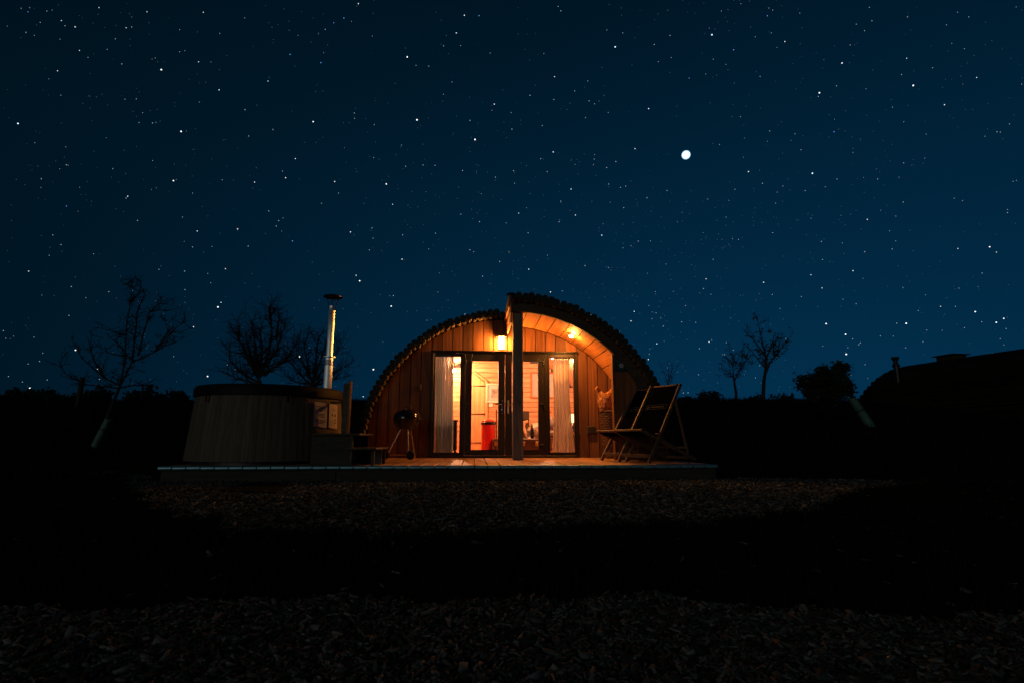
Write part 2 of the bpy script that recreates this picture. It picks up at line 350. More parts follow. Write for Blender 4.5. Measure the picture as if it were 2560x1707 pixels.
def blades(x, y, h0, h1, w):
    n = len(x); h = RNG.uniform(h0, h1, n) * RNG.uniform(.5, 1, n); a = RNG.uniform(0, 2 * np.pi, n); lean = RNG.uniform(.1, .8, n) * h
    b = RNG.uniform(0, 2 * np.pi, n); P = np.stack([x, y, ground_z(x, y) - .005], 1)
    s = np.stack([np.cos(a), np.sin(a), 0 * a], 1) * (w / 2); d = np.stack([np.cos(b) * lean, np.sin(b) * lean, h], 1)
    m = d * np.array([.35, .35, .6]); V = np.stack([P - s, P + s, P + m + s * .7, P + m - s * .7, P + d + s * .12, P + d - s * .12], 1)
    return V, RNG.beta(1.5, 2.6, n)
BF = [(0, 1, 2, 3), (3, 2, 4, 5)]
def not_chip(x, y): return ~(in_far(x, y) | in_near(x, y))
x = RNG.uniform(-6, 8, 170000); y = RNG.uniform(1.5, 7.5, 170000)
k = not_chip(x, y) & (np.abs(x) < 1.05 * y + .4) & ~((y > np.interp(x, *TOP_E) - .1) & (x > -5) & (x < 3)); x, y = x[k], y[k]
Va, ta = blades(x, y, .03, .10, .006)
x = RNG.uniform(-20, 20, 90000); y = RNG.uniform(6.5, 23.5, 90000)
k = not_chip(x, y) & ~((x > -5.2) & (x < 3.2) & (y < 15)); x, y = x[k], y[k]
Vb, tb = blades(x, y, .06, .22, .018)
tag(scatter_mesh('grass', np.concatenate([Va, Vb]), BF, np.concatenate([ta, tb]), GRASSM, 6), kind='stuff')

# ------------------------------------------------------------------ deck (shares the cabin's axes)
YAW = R(4); ORG = (0, 9.85, 0)
def cab(s, d, z): return Vector((ORG[0] + s * math.cos(YAW) - d * math.sin(YAW), ORG[1] + s * math.sin(YAW) + d * math.cos(YAW), z))
DZ = .20; DF = -2.87
deck = thing('deck', 'long low timber deck running in front of the glowing cabin', 'deck', ORG, YAW)
s = -4.545; i = 0
while s < 2.47:
    back = 1.1 if s < -2.95 else -.004
    w = .168; m = MB()
    m.cbox(-w / 2 + .003, w / 2 - .003, DF + RNG.uniform(-.006, .006), back, -.028, 0, .006)
    cx = s + w / 2
    o = m.build('deck_board', [DECKW], deck, loc=(cx, 0, DZ))
    e = MB(); h_ = RNG.uniform(-.0015, .0015); prof = [(DF - .008 - .026 * math.sin(math.pi * q / 8), -.023 + h_ + .0265 * math.cos(math.pi * q / 8)) for q in range(9)]
    e.add([(xq, yq, zq) for xq in (-w / 2 + .006, w / 2 - .006) for yq, zq in prof], [(q, q + 1, q + 10, q + 9) for q in range(8)] + [tuple(range(9)), tuple(range(17, 8, -1)), (0, 9, 17, 8)])
    e.build('edge_strip', DECKEND, o, smooth='auto')
    s += w + .0; i += 1
for a, b in ((-4.53, -2.42), (-2.415, .1), (.105, 2.50)):
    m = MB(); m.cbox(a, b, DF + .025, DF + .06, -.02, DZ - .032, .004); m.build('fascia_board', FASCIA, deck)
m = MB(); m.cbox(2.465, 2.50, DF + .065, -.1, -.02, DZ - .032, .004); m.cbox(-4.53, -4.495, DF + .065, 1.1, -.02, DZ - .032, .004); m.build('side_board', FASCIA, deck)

# ------------------------------------------------------------------ cabin
cabin = thing('cabin', 'rounded timber cabin with log pole roof and lit glass doors', 'cabin', ORG, YAW)
CL, RL = (-.13, .25), 2.52                 # lower roof arch
CRr, RR = (-.045, .29), 2.345              # raised porch arch (soffit)
PD = -1.18                                 # front of the porch
DEPTH = 4.6
DX0, DX1, DTOP = -1.497, 1.235, 2.147      # door opening
def arch_z(c, r, s): return c[1] + math.sqrt(max(0, r * r - (s - c[0]) ** 2))
def top_at(s): return arch_z(CL, RL, s) if s < -.085 else arch_z(CRr, RR, s)
FB = DZ + .002
front = link('front_wall', None, cabin); bk = MB()
def arch_poly(s0, s1, z0, n=10, inset=0):
    pts = [(s0, z0), (s1, z0)] if True else []
    for q in range(n + 1):
        ss = s1 + (s0 - s1) * q / n; t = top_at(min(max(ss, -.0851) if s0 >= -.085 else min(ss, -.0851), 9)) - inset
        pts.append((ss, max(t, z0 + .002)))
    return pts
for s0, s1, z0 in ((-2.628, DX0, .05), (DX0, -.085, DTOP), (-.085, DX1, DTOP), (DX1, 2.28, .05)): bk.prism(arch_poly(s0 + .001, s1 - .001, z0, 14, .006), .03, .09)
bk.build('wall_backing', FRAME, front)
edges = [-2.62, -2.44] + [-2.249 + .1905 * k for k in range(3)]
edges = [-2.6] + [-1.4965 - .1905 * k for k in range(5, -1, -1)]
lst = sorted(set(edges)); spans = []
for a, b in zip(lst, lst[1:]): spans.append((a, b, FB))
top_edges = [-1.4965 + .1905 * k for k in range(0, 8)]
for a, b in zip(top_edges, top_edges[1:]): spans.append((a, b, DTOP + .006))
spans.append((top_edges[-1], -.087, DTOP + .006)); q = -.083
tr = [-.083, .06] + [.06 + .1905 * k for k in range(1, 7)]; tr = [v for v in tr if v < DX1 - .05] + [DX1 + .0]
for a, b in zip(tr, tr[1:]): spans.append((a, b, DTOP + .006))
rr = [DX1 + .004 + .1905 * k for k in range(0, 6)]
for a, b in zip(rr, rr[1:]): spans.append((a, min(b, 2.26), FB))
for a, b, z0 in spans:
    if b - a < .03 or top_at((a + b) / 2) < z0 + .05: continue
    m = MB(); j = RNG.uniform(0, .004)
    a2, b2 = a + .007, b - .007; n = 4; zz = [(a2, z0), (b2, z0)] + [(b2 + (a2 - b2) * t / n, top_at(b2 + (a2 - b2) * t / n) - .008) for t in range(n + 1)]
    zz = [p for p in zz]; 
    if zz[2][1] <= z0 + .01: zz.pop(2)
    m.prism(zz, -.001 - j, .026); m.build('cladding_board', CLAD, front)

# porch: soffit boards, arch beam, screen wall, post
soff = link('soffit', None, cabin)
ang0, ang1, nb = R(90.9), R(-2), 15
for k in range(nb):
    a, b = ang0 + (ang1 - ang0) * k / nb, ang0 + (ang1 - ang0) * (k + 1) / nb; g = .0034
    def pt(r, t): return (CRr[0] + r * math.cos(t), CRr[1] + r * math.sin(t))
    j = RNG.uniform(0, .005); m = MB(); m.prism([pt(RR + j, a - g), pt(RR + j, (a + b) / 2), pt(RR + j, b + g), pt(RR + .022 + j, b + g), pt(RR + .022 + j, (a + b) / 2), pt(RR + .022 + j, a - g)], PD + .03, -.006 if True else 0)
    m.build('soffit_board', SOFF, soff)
roof = link('roof', None, cabin)
def shell(c, r0, r1, a0, a1, d0, d1, n=40):
    m = MB(); o = []; 
    for q in range(n + 1): t = a0 + (a1 - a0) * q / n; o.append((c[0] + r0 * math.cos(t), c[1] + r0 * math.sin(t)))
    for q in range(n, -1, -1): t = a0 + (a1 - a0) * q / n; o.append((c[0] + r1 * math.cos(t), c[1] + r1 * math.sin(t)))
    k = n + 1; vs = [(x, d0, z) for x, z in o] + [(x, d1, z) for x, z in o]; N = 2 * k; fs = []
    for i in range(n): fs += [(i, i + 1, N - 2 - i, N - 1 - i), (N + i, 2 * N - 1 - i, 2 * N - 2 - i, N + i + 1)]
    for i in range(N): fs.append((i, i + N, (i + 1) % N + N, (i + 1) % N))
    m.add(vs, fs); return m
shell(CRr, RR + .03, RR + .135, R(90.6), R(-2.2), PD + .035, DEPTH).build('roof_deck', BEAM, roof)
shell(CL, RL - .07, RL - .004, R(181), R(89), .035, DEPTH).build('roof_deck', BEAM, roof)
na = 6
for k in range(na):
    a, b = R(90.9) + (R(-2) - R(90.9)) * k / na, R(90.9) + (R(-2) - R(90.9)) * (k + 1) / na
    shell(CRr, RR - .004, RR + .150, a - .001, b + .001, PD - .03, PD + .026, 8).build('arch_beam', BEAM, roof)
pole_meshes = {}
def pole_mesh(L, kind, tone=0):
    if (L, kind, tone) in pole_meshes: return pole_meshes[(L, kind, tone)]
    m = MB(); n = 10; rings = 7; vs = []; rn = random.Random(kind * 31 + int(L * 10))
    r0 = .053; ph = [rn.uniform(0, 6.3) for _ in range(4)]
    for i in range(rings):
        y = L * i / (rings - 1); ox, oz = .006 * math.sin(ph[0] + i * .9), .006 * math.sin(ph[1] + i * 1.1)
        for j in range(n):
            a = 2 * math.pi * j / n; r = r0 * (1 + .07 * math.sin(2 * a + ph[2]) + .05 * math.sin(3 * a + ph[3]) + rn.uniform(-.03, .03))
            vs.append((ox * (i > 0) + r * math.cos(a), y, oz * (i > 0) + r * math.sin(a)))
    m.add(vs, [(i * n + j, i * n + (j + 1) % n, (i + 1) * n + (j + 1) % n, (i + 1) * n + j) for i in range(rings - 1) for j in range(n)])
    c0 = len(m.v); m.mi = 1
    m.add([(.93 * v[0], v[1] - .004, .93 * v[2]) for v in vs[:n]], [tuple(range(n))]); m.mi = 0
    m.add([], [])
    m.f += [(j, c0 + j, c0 + (j + 1) % n, (j + 1) % n) for j in range(n)]; m.m += [0] * n
    m.f.append(tuple((rings - 1) * n + j for j in range(n))); m.m.append(1)
    o = m.build('roof_pole', [FARBARK if tone == 2 else BARK, DARKEND], roof, smooth='auto'); me = o.data; bpy.data.objects.remove(o); pole_meshes[(L, kind, tone)] = me
    return me
def poles(c, rc, a0, a1, front_d, back_d, parent=roof, layer=0, big=1.):
    n = max(1, int(round(rc * abs(a1 - a0) / (.104 * big))))
    for k in range(n):
        t = a0 + (a1 - a0) * (k + (.5 if layer else .0) + RNG.uniform(-.08, .08)) / n
        rj = rc + RNG.uniform(-.008, .010)
        o = link('roof_pole', pole_mesh(round(back_d - front_d, 2), int(RNG.integers(0, 6)), layer), parent, (c[0] + rj * math.cos(t), front_d + RNG.uniform(-.025, .025), c[1] + rj * math.sin(t)))
        o.rotation_euler = (0, RNG.uniform(0, 6.28), 0); q = big * RNG.uniform(.93, 1.08); o.scale = (q, 1, q)
poles(CL, RL + .055, R(91.5), R(180.5), -.17, DEPTH, big=1.0)
poles(CL, RL + .130, R(92.5), R(178), -.06, DEPTH, layer=1, big=1.06)
poles(CRr, RR + .205, R(90.5), R(-2), PD - .13, DEPTH, big=1.0)
poles(CRr, RR + .280, R(89.5), R(0), PD - .05, DEPTH, layer=1, big=1.06)
# upright end of the raised roof, facing the lower roof
ret = link('roof_step', None, cabin)
for k, (z0, z1) in enumerate(((2.44, 2.60), (2.605, 2.76), (2.765, 2.845))):
    m = MB(); m.cbox(-.108 - .004 * k, -.084 - .004 * k, PD - .02, .0 if k == 0 else .02, z0, z1, .004); m.build('step_board', SOFF, ret)
m = MB(); m.cbox(-.145, -.122, PD - .045, DEPTH * .3, 2.70, 2.90, .004); m.build('capping_board', SOFF, ret)
scr = link('screen_wall', None, cabin)
sx = [1.612, 1.80, 1.99, 2.18, 2.31]
for a, b in zip(sx, sx[1:]):
    m = MB(); n = 4; zz = [(a + .002, FB), (b - .002, FB)] + [(b - .002 + (a - b + .004) * t / n, arch_z(CRr, RR - .012, min(b - .002 + (a - b + .004) * t / n, 2.29))) for t in range(n + 1)]
    m.prism(zz, PD - .008 - RNG.uniform(0, .004), PD + .018); m.build('cladding_board', CLAD, scr)
m = MB(); m.prism([(1.616, FB), (2.28, FB)] + [(2.28 - .664 * t / 6, arch_z(CRr, RR - .02, 2.28 - .664 * t / 6)) for t in range(7)], PD + .034, PD + .075); m.build('screen_lining', SOFF, scr)
m = MB(); m.cbox(1.596, 1.611, PD - .02, PD + .10, FB, arch_z(CRr, RR - .02, 1.603), .003); m.build('corner_trim', CLAD, scr)
m = MB(); m.cbox(-.062, .105, PD + .035, PD + .20, FB, 2.63, .010); m.build('porch_post', OAK, cabin)

# glazed front: frame, side windows, doors
def rect_frame(m, x0, x1, z0, z1, w, d0, d1, wb=None, wt=None):
    wb = wb or w; wt = wt or w
    m.cbox(x0, x0 + w, d0, d1, z0, z1, .005); m.cbox(x1 - w, x1, d0, d1, z0, z1, .005)
    m.cbox(x0 + w + .0005, x1 - w - .0005, d0 + .001, d1 - .001, z0, z0 + wb, .004); m.cbox(x0 + w + .0005, x1 - w - .0005, d0 + .001, d1 - .001, z1 - wt, z1, .004)
m = MB(); Z0 = FB + .004
m.cbox(DX0, DX0 + .045, -.045, .085, Z0, DTOP, .006); m.cbox(DX1 - .045, DX1, -.045, .085, Z0, DTOP, .006)
m.cbox(DX0 + .046, DX1 - .046, -.044, .084, DTOP - .04, DTOP, .006); m.cbox(DX0 + .046, DX1 - .046, -.05, .084, Z0, Z0 + .035, .006)
m.cbox(DX0 - .02, DX1 + .02, -.075, -.047, DTOP - .012, DTOP + .006, .004)
m.cbox(-.93, -.87, -.04, .084, Z0 + .036, DTOP - .041, .005); m.cbox(.61, .67, -.04, .084, Z0 + .036, DTOP - .041, .005)
m.build('door_frame', FRAME, cabin)
def side_window(x0, x1):
    w = MB(); rect_frame(w, x0, x1, Z0 + .037, DTOP - .042, .030, -.03, .05, .045, .055); o = w.build('window', FRAME, cabin)
    g = MB(); g.box(x0 + .028, x1 - .028, .008, .014, Z0 + .075, DTOP - .095); g.build('pane', GLASS, o)
    b = MB(); b.cbox(x0 + .03, x1 - .03, -.032, -.012, Z0 + .083, Z0 + .094, .003); b.build('glazing_bead', FRAME, o)
side_window(-1.450, -.932); side_window(.672, 1.188)
def door(x0, x1, hinge_left):
    w = MB(); rect_frame(w, x0, x1, Z0 + .038, DTOP - .043, .122, -.038, .045, .098, .135)
    o = w.build('door', FRAME, cabin)
    g = MB(); g.box(x0 + .118, x1 - .118, .004, .012, Z0 + .13, DTOP - .175); g.build('pane', GLASS, o)
    b = MB(); rect_frame(b, x0 + .110, x1 - .110, Z0 + .128, DTOP - .170, .012, -.046, -.0385); b.build('glazing_bead', FRAME, o)
    hx = x0 + .012 if hinge_left else x1 - .012
    for hz in (.36, 1.10, 1.90):
        h = MB(); h.tube([(hx, -.055, hz), (hx, -.055, hz + .09)], .013, 10); sg = 1 if hinge_left else -1
        h.cbox(min(hx, hx + sg * .085), max(hx, hx + sg * .085), -.052, -.0395, hz + .055, hz + .085, .003); h.build('hinge', BLACK, o)
    px = x1 - .055 if hinge_left else x0 + .055
    h = MB(); h.cbox(px - .018, px + .018, -.050, -.0395, 1.00, 1.24, .004); h.tube([(px, -.045, 1.16), (px, -.095, 1.16)], .011, 10)
    sg = -1 if hinge_left else 1
    h.tube([(px, -.092, 1.16), (px + sg * .05, -.097, 1.162), (px + sg * .125, -.095, 1.158)], [.012, .011, .009], 10)
    h.lathe([(.0095, 0), (.0095, .02)], 12, (px, -.056, 1.06)); h.build('handle', STEEL, o)
door(-.868, -.134, True); door(-.128, .608, False)

# interior shell
IN_R, IN_B = 2.30, 3.0
ceil = link('ceiling', None, cabin); nb = 34
for k in range(nb):
    a, b = R(180) - R(180) * k / nb, R(180) - R(180) * (k + 1) / nb
    def pt(r, t): return (CRr[0] + r * math.cos(t), CRr[1] + r * math.sin(t))
    m = MB(); j = RNG.uniform(0, .002); m.prism([pt(IN_R + j, a - .0008), pt(IN_R + j, b + .0008), pt(IN_R + .018, b + .0008), pt(IN_R + .018, a - .0008)], .095, IN_B + .1); m.build('ceiling_board', PINE_Y, ceil)
bw = link('back_wall', None, cabin); z = .24
while z < 2.56:
    h = .118; mid = z + h; hw = math.sqrt(max(.01, IN_R ** 2 - (max(z + h - .29, 0)) ** 2)) + .004
    m = MB(); m.cbox(CRr[0] - hw, CRr[0] + hw, IN_B - RNG.uniform(0, .002), IN_B + .02, z + .0045, z + h - .0045, .004); m.build('wall_board', PINE_X, bw); z += h
half = [(CRr[0] + (IN_R - .01) * math.cos(R(180) * k / 28), CRr[1] + (IN_R - .01) * math.sin(R(180) * k / 28)) for k in range(29)] + [(CRr[0] - IN_R + .01, .1), (CRr[0] + IN_R - .01, .1)]
m = MB(); m.prism(half, IN_B + .03, IN_B + .06); m.build('wall_backing', FRAME, bw)
m = MB(); m.prism(half, DEPTH - .12, DEPTH - .06); m.build('rear_wall', CLAD, cabin)
m = MB(); m.box(-2.33, 2.25, .091, IN_B + .02, .17, .245); m.build('floor', PINE_X, cabin)
# partition jamb behind the grey curtain
m = MB(); m.cbox(-1.43, -1.37, 2.2, IN_B - .004, .25, 2.2, .004); m.build('partition_edge', PINE_Z, cabin)
# ledged door on the back wall
d0 = IN_B - .012; DSX0, DSX1 = -.80, -.455
ld = link('inner_door', None, cabin)
bw3 = (DSX1 - DSX0) / 3
for k in range(3):
    a, b = DSX0 + bw3 * k, DSX0 + bw3 * (k + 1)
    za, zb = [2.115 - .24 * max(0, (s - (DSX0 + .06)) / (DSX1 - DSX0 - .06)) for s in (a, b)]
    m = MB(); m.prism([(a + .002, .26), (b - .002, .26), (b - .002, zb), (a + .002, za)], d0 - .025, d0); m.build('door_plank', PINE_Z, ld)
m = MB(); m.cbox(DSX1 + .004, DSX1 + .074, d0 - .02, d0 + .01, .26, 1.93, .004)
m.bar((DSX0 + .05, d0 - .008, 2.165), (DSX1 + .05, d0 - .008, 1.92), .03, .06, (0, 1, 0)); m.build('architrave', PINE_Z, ld)
for hz in (.45, 1.13, 1.80):
    m = MB(); m.prism([(DSX1 + .01, hz - .017), (DSX1 + .01, hz + .017), (DSX0 + .03, hz + .005), (DSX0 + .03, hz - .005)], d0 - .034, d0 - .0255); m.build('strap_hinge', BLACK, ld)
# flue cap at the ridge and vents
p = MB(); p.lathe([(.045, 2.80), (.045, 3.09)], 16, (-.055, -.55, 0)); p.lathe([(.03, 3.085), (.085, 3.095), (.09, 3.112), (.06, 3.128), (.01, 3.134)], 20, (-.055, -.55, 0)); p.build('roof_flue', BLACK, cabin, smooth='auto')
def vent(s, z, w, h, name='vent'):
    m = MB(); m.cbox(s - w / 2, s + w / 2, -.055, -.006, z - h / 2, z + h / 2, .008)
    for k in range(3): m.box(s - w * .4, s + w * .4, -.062, -.054, z - h * .3 + k * h * .25, z - h * .22 + k * h * .25)
    m.build(name, BEAM, cabin)
vent(-1.70, 1.46, .065, .11); vent(1.47, .70, .17, .15)
# ceiling light in the soffit
def soffit_spot(t, d):
    n = Vector((-math.cos(t), 0, -math.sin(t))); c = Vector((CRr[0] + RR * math.cos(t), d, CRr[1] + RR * math.sin(t)))
    q = n.to_track_quat('Z', 'Y').to_matrix().to_4x4(); q.translation = c
    o = thing('soffit_light', 'small round downlight shining from the porch soffit', 'downlight', (0, 0, 0)); o.matrix_world = Matrix.Translation(Vector(ORG)) @ Matrix.Rotation(YAW, 4, 'Z') @ q
    r = MB(); r.lathe([(.036, .002), (.038, .016), (.050, .016), (.055, .001)], 24, cap=False); r.build('trim_ring', STEEL, o, smooth='auto')
    aim = Vector((.14, -.22, -1)).normalized(); up = (o.matrix_world.to_3x3().inverted() @ aim).to_track_quat('Z', 'Y').to_matrix().to_4x4(); up.translation = Vector((0, 0, .026))
    e = MB(); n_ = 14; e.add([up @ Vector((.034 * math.sin(p_) * math.cos(q * 2 * math.pi / n_), .034 * math.sin(p_) * math.sin(q * 2 * math.pi / n_), .002 + .030 * math.cos(p_))) for p_ in (1.57, 1.1, .65, .2) for q in range(n_)], [(r_ * n_ + q, r_ * n_ + (q + 1) % n_, (r_ + 1) * n_ + (q + 1) % n_, (r_ + 1) * n_ + q) for r_ in range(3) for q in range(n_)] + [tuple(3 * n_ + q for q in range(n_))]); e.build('bulb', DOWN, o)
    e = MB(); e.tube([up @ Vector((0, 0, -.004)), up @ Vector((0, 0, -.022))], [.036, .030], 18); e.build('eyeball', STEEL, o, smooth='auto')
DOWN = glow_mat('downlight_glow', (1, .36, .066), 3500)
soffit_spot(R(62.5), -.60)

# ------------------------------------------------------------------ wall lantern
LANT = glow_mat('lantern_glow', (1, .36, .066), 540)
lan = thing('wall_lantern', 'glowing square wall lantern above the doors beside the post', 'lantern', cab(-.205, -.118, 2.17), YAW)
m = MB(); m.cbox(-.045, .045, .094, .115, .02, .22, .004); m.bar((0, .094, .2), (0, .02, .235), .02, .02); m.build('bracket', BLACK, lan)
m = MB(); m.cbox(-.10, .10, -.10, .092, .222, .234, .003); m.prism([(-.07, .235), (.07, .235), (.025, .275), (-.025, .275)], -.05, .05); m.build('cap', BLACK, lan)
m = MB(); m.cbox(-.072, .072, -.072, .072, -.004, .008, .002); m.build('base', BLACK, lan)
for sx_ in (-1, 1):
    for sy_ in (-1, 1):
        m = MB(); m.box(sx_ * .066 - .004, sx_ * .066 + .004, sy_ * .066 - .004, sy_ * .066 + .004, .009, .221); m.build('bar', BLACK, lan)
m = MB(); m.lathe([(.050, .012), (.054, .03), (.054, .19), (.045, .218)], 16); m.build('glass_shade', LANT, lan, smooth='auto')

# ------------------------------------------------------------------ interior lamps and furniture
BULB = glow_mat('bulb_glow', (1, .44, .215), 8600)
def ceiling_lamp(s, d, z, label, k=1.):
    o = thing('ceiling_lamp', label, 'ceiling lamp', cab(s, d, z), YAW, 'bare spot bulbs under the curved ceiling')
    top = arch_z(CRr, IN_R - .004, s) - z
    m = MB(); m.tube([(0, 0, .03), (0, 0, top)], .012, 10); m.lathe([(.045, top - .02), (.05, top - .005)], 16); m.build('stem', BLACK, o)
    m = MB(); m.lathe([(.008, -.026), (.021, -.015), (.024, 0), (.018, .014), (.010, .026)], 16); m.build('bulb', BULB, o, smooth=True)
ceiling_lamp(-1.17, 2.45, 2.10, 'small lit bulb seen beside the grey curtain through the side window')
ceiling_lamp(.937, 1.10, 2.215, 'small lit bulb above the cream curtain in the side window')

def curtain(name, label, s0, s1, d, z0, z1, mat, pinch=0., flare=0., n=150, folds=9, seed=1, amp=.026):
    rn = random.Random(seed); ph = [rn.uniform(0, 6.3) for _ in range(6)]; rows = 26; vs = []
    for r in range(rows + 1):
        t = r / rows; z = z1 + (z0 - z1) * t; mid = (s0 + s1) / 2
        wsc = 1 - pinch * math.sin(min(1, t * 1.6) * math.pi * .5) * (1 - t) + flare * t ** 2.5
        for i in range(n + 1):
            u = i / n; uu = u + .035 * math.sin(u * 8 + ph[4]) + .02 * math.sin(u * 19 + ph[5] + t); sc = mid + (u - .5) * (s1 - s0) * wsc + .01 * math.sin(t * 4 + ph[3])
            dd = amp * (.55 + .45 * math.sin(u * 7 + ph[5])) * math.sin(uu * folds * 6.283 + ph[0] + .6 * math.sin(t * 3 + ph[1])) + amp * .3 * math.sin(uu * folds * 10.1 + ph[2] + t * 1.3) + .02 * math.sin(u * 5 + t * 3)
            vs.append((sc, dd, z))
    m = MB(); k = n + 1; m.add(vs, [(r * k + i, r * k + i + 1, (r + 1) * k + i + 1, (r + 1) * k + i) for r in range(rows) for i in range(n)])
    o = thing(name, label, 'curtain', cab(0, d, 0), YAW); c = m.build('drape', mat, o, smooth=True, fix=False)
    h = MB(); h.tube([(s0 - .03, 0, z1 + .015), (s1 + .03, 0, z1 + .015)], .010, 8); h.build('rail', BLACK, o)
    return o
curtain('curtain', 'grey sheer curtain hanging straight behind the side window near the grill', -1.43, -1.085, .17, .27, 2.085, CURT_G, folds=7, seed=3, amp=.016)
curtain('curtain', 'cream curtain gathered behind the side window near the deckchairs', .80, 1.13, .17, .27, 2.05, CURT_C, pinch=.16, flare=.30, folds=5.5, seed=8, amp=.034)

def picture(s, z, w, h, label, mat_w, d=IN_B - .012, fmat=None):
    o = thing('framed_picture', label, 'picture', cab(s, d, z), YAW, 'framed pictures on the pine back wall')
    m = MB(); rect_frame(m, -w / 2, w / 2, -h / 2, h / 2, .04, -.025, .01); m.build('frame', fmat or PFRAME, o)
    m = MB(); m.box(-w / 2 + .038, w / 2 - .038, -.008, -.004, -h / 2 + .038, h / 2 - .038); m.build('mount', PAPER, o)
    m = MB(); m.box(-w / 2 + mat_w, w / 2 - mat_w, -.012, -.009, -h / 2 + mat_w * .95, h / 2 - mat_w * .95); m.build('print', PICT, o)
picture(-.13, 1.63, .58, .46, 'pale framed landscape print on the pine wall beside the inner door', .13, fmat=CREAM)
picture(.97, 1.83, .62, .64, 'large wood framed print on the pine wall behind the cream curtain', .20)
o = thing('light_switch', 'white square switch on pine wall below the pale picture', 'switch', cab(-.30, IN_B - .012, 1.345), YAW)
m = MB(); m.cbox(-.043, .043, -.010, .0, -.043, .043, .003); m.build('plate', SWITCH, o); m = MB(); m.cbox(-.012, .012, -.016, -.0105, -.02, .02, .002); m.build('rocker', SWITCH, o)

b = thing('pedal_bin', 'glossy red pedal bin with dark rim standing by the inner door', 'bin', cab(-.385, 2.05, .246), YAW)
m = MB(); m.lathe([(.150, .0), (.152, .02), (.152, .60)], 28); m.build('body', RED, b, smooth='auto')
m = MB(); m.lathe([(.153, .601), (.166, .607), (.168, .655), (.155, .668)], 28); m.build('rim', ENAMEL, b, smooth='auto')
m = MB(); m.lathe([(.150, .669), (.13, .70), (.08, .722), (.01, .73)], 28); m.build('lid', RED, b, smooth=True)
m = MB(); m.cbox(-.05, .05, -.20, -.14, .012, .03, .004); m.build('pedal', BLACK, b)

def trunk(loc, w, dep, h, label):
    o = thing('trunk', label, 'trunk', loc, YAW, 'old leather trunks in the cabin')
    m = MB(); m.cbox(-w / 2, w / 2, -dep / 2, dep / 2, 0, h * .72, .012); m.build('case', TRUNK, o)
    m = MB(); m.cbox(-w / 2 - .004, w / 2 + .004, -dep / 2 - .004, dep / 2 + .004, h * .73, h, .014); m.build('lid', TRUNK, o)
    for q in (-.33, 0, .33):
        m = MB(); m.cbox(q * w - .032, q * w + .032, -dep / 2 - .016, -dep / 2 - .005, h * .52, h * .80, .004); m.lathe([(.012, 0), (.012, .016)], 12, (q * w - .012, -dep / 2 - .02, h * .66)); m.build('clasp', BRASS, o)
    for q in (-1, 1):
        m = MB(); m.cbox(q * w * .5 - .03, q * w * .5 + .03, -dep / 2 - .010, dep / 2 + .010, h * .02, h * .08, .004); m.build('corner', BRASS, o)
    return o
trunk(cab(.30, 1.15, .246), .80, .46, .30, 'brown leather trunk used as a table behind the porch post')
trunk(cab(-.11, 1.75, .246), .36, .42, .30, 'small dark trunk on the floor beside the red bin')
TZ = .246 + .302
m = MB(); m.cbox(-.13, .13, -.09, .09, 0, .012, .003); mg = m.build('magazine', PAPER, loc=cab(.28, 1.12, TZ)); mg.rotation_euler = (0, 0, .3); tag(mg, 'white magazine lying open on top of the leather trunk', 'magazine')
o = thing('wine_bottle', 'dark wine bottle standing on the leather trunk', 'bottle', cab(.49, 1.1, TZ))
m = MB(); m.lathe([(.036, 0), (.037, .01), (.037, .17), (.030, .20), (.014, .235), (.013, .27)], 20); m.build('body', ENAMEL, o, smooth='auto')
m = MB(); m.lathe([(.0145, .262), (.015, .30), (.012, .303)], 16); m.build('capsule', BRASS, o, smooth='auto')
for i, (ss, dd, lb) in enumerate(((.565, 1.06, 'stemmed wine glass on the trunk right next to the bottle'), (.64, 1.15, 'stemmed wine glass on the trunk half hidden by the door stile'))):
    o = thing('wine_glass', lb, 'glass', cab(ss, dd, TZ), 0, 'wine glasses on the trunk')
    m = MB(); m.lathe([(.034, 0), (.034, .003), (.005, .008), (.004, .075)], 18); m.build('stem', GLASS, o, smooth='auto')
    m = MB(); m.lathe([(.004, .076), (.030, .10), (.038, .135), (.031, .185)], 18, cap=False); m.build('bowl', CREAM, o, smooth='auto')
# bentwood armchair with fur, dark cabinet, sofa
o = thing('armchair', 'bent pale wood armchair with grey fur throw behind trunk', 'armchair', cab(.52, 1.85, .246), YAW)
for q in (0, .46):
    m = MB(); m.bar((.10 + q, .30, .0), (.0 + q, .22, .55), .03, .045); m.tube([(-.02 + q, .2, .68), (-.10 + q, .2, .66), (-.12 + q, .2, .56), (-.08 + q, .16, .42), (.02 + q, .0, .22), (.08 + q, -.1, .0)], [.032, .036, .032, .028, .026, .024], 10); m.build('side_frame', PINE_Z, o, smooth='auto')
def lump(m, c, r, n=2, amt=.3, seed=0):
    bm = bmesh.new(); bmesh.ops.create_icosphere(bm, subdivisions=n, radius=1)
    for v in bm.verts:
        k = 1 + amt * noise.noise(v.co * 2.2 + Vector((seed, seed * .7, 0))); v.co = Vector((c[0] + v.co.x * r[0] * k, c[1] + v.co.y * r[1] * k, c[2] + v.co.z * r[2] * k))
    m.bm(bm)
m = MB(); lump(m, (.20, .12, .42), (.26, .2, .14), 3, .5, 3); m.build('fur_throw', GREYF, o, smooth=True)
m = MB(); m.cbox(-.02, .48, -.05, .36, .26, .34, .02); m.build('seat', CREAM, o)
o = thing('tall_cabinet', 'dark upright cabinet against pine wall behind the armchair', 'cabinet', cab(.30, 2.55, .246), YAW)
m = MB(); m.cbox(-.26, .26, -.2, .2, .0, .92, .006); m.build('body', DARKP, o); m = MB(); m.cbox(-.28, .28, -.22, .215, .921, .945, .004); m.build('top', PINE_X, o)
m = MB(); m.lathe([(.012, 0), (.018, .012), (.012, .02)], 12, (.16, -.215, .5)); m.build('knob', BRASS, o)
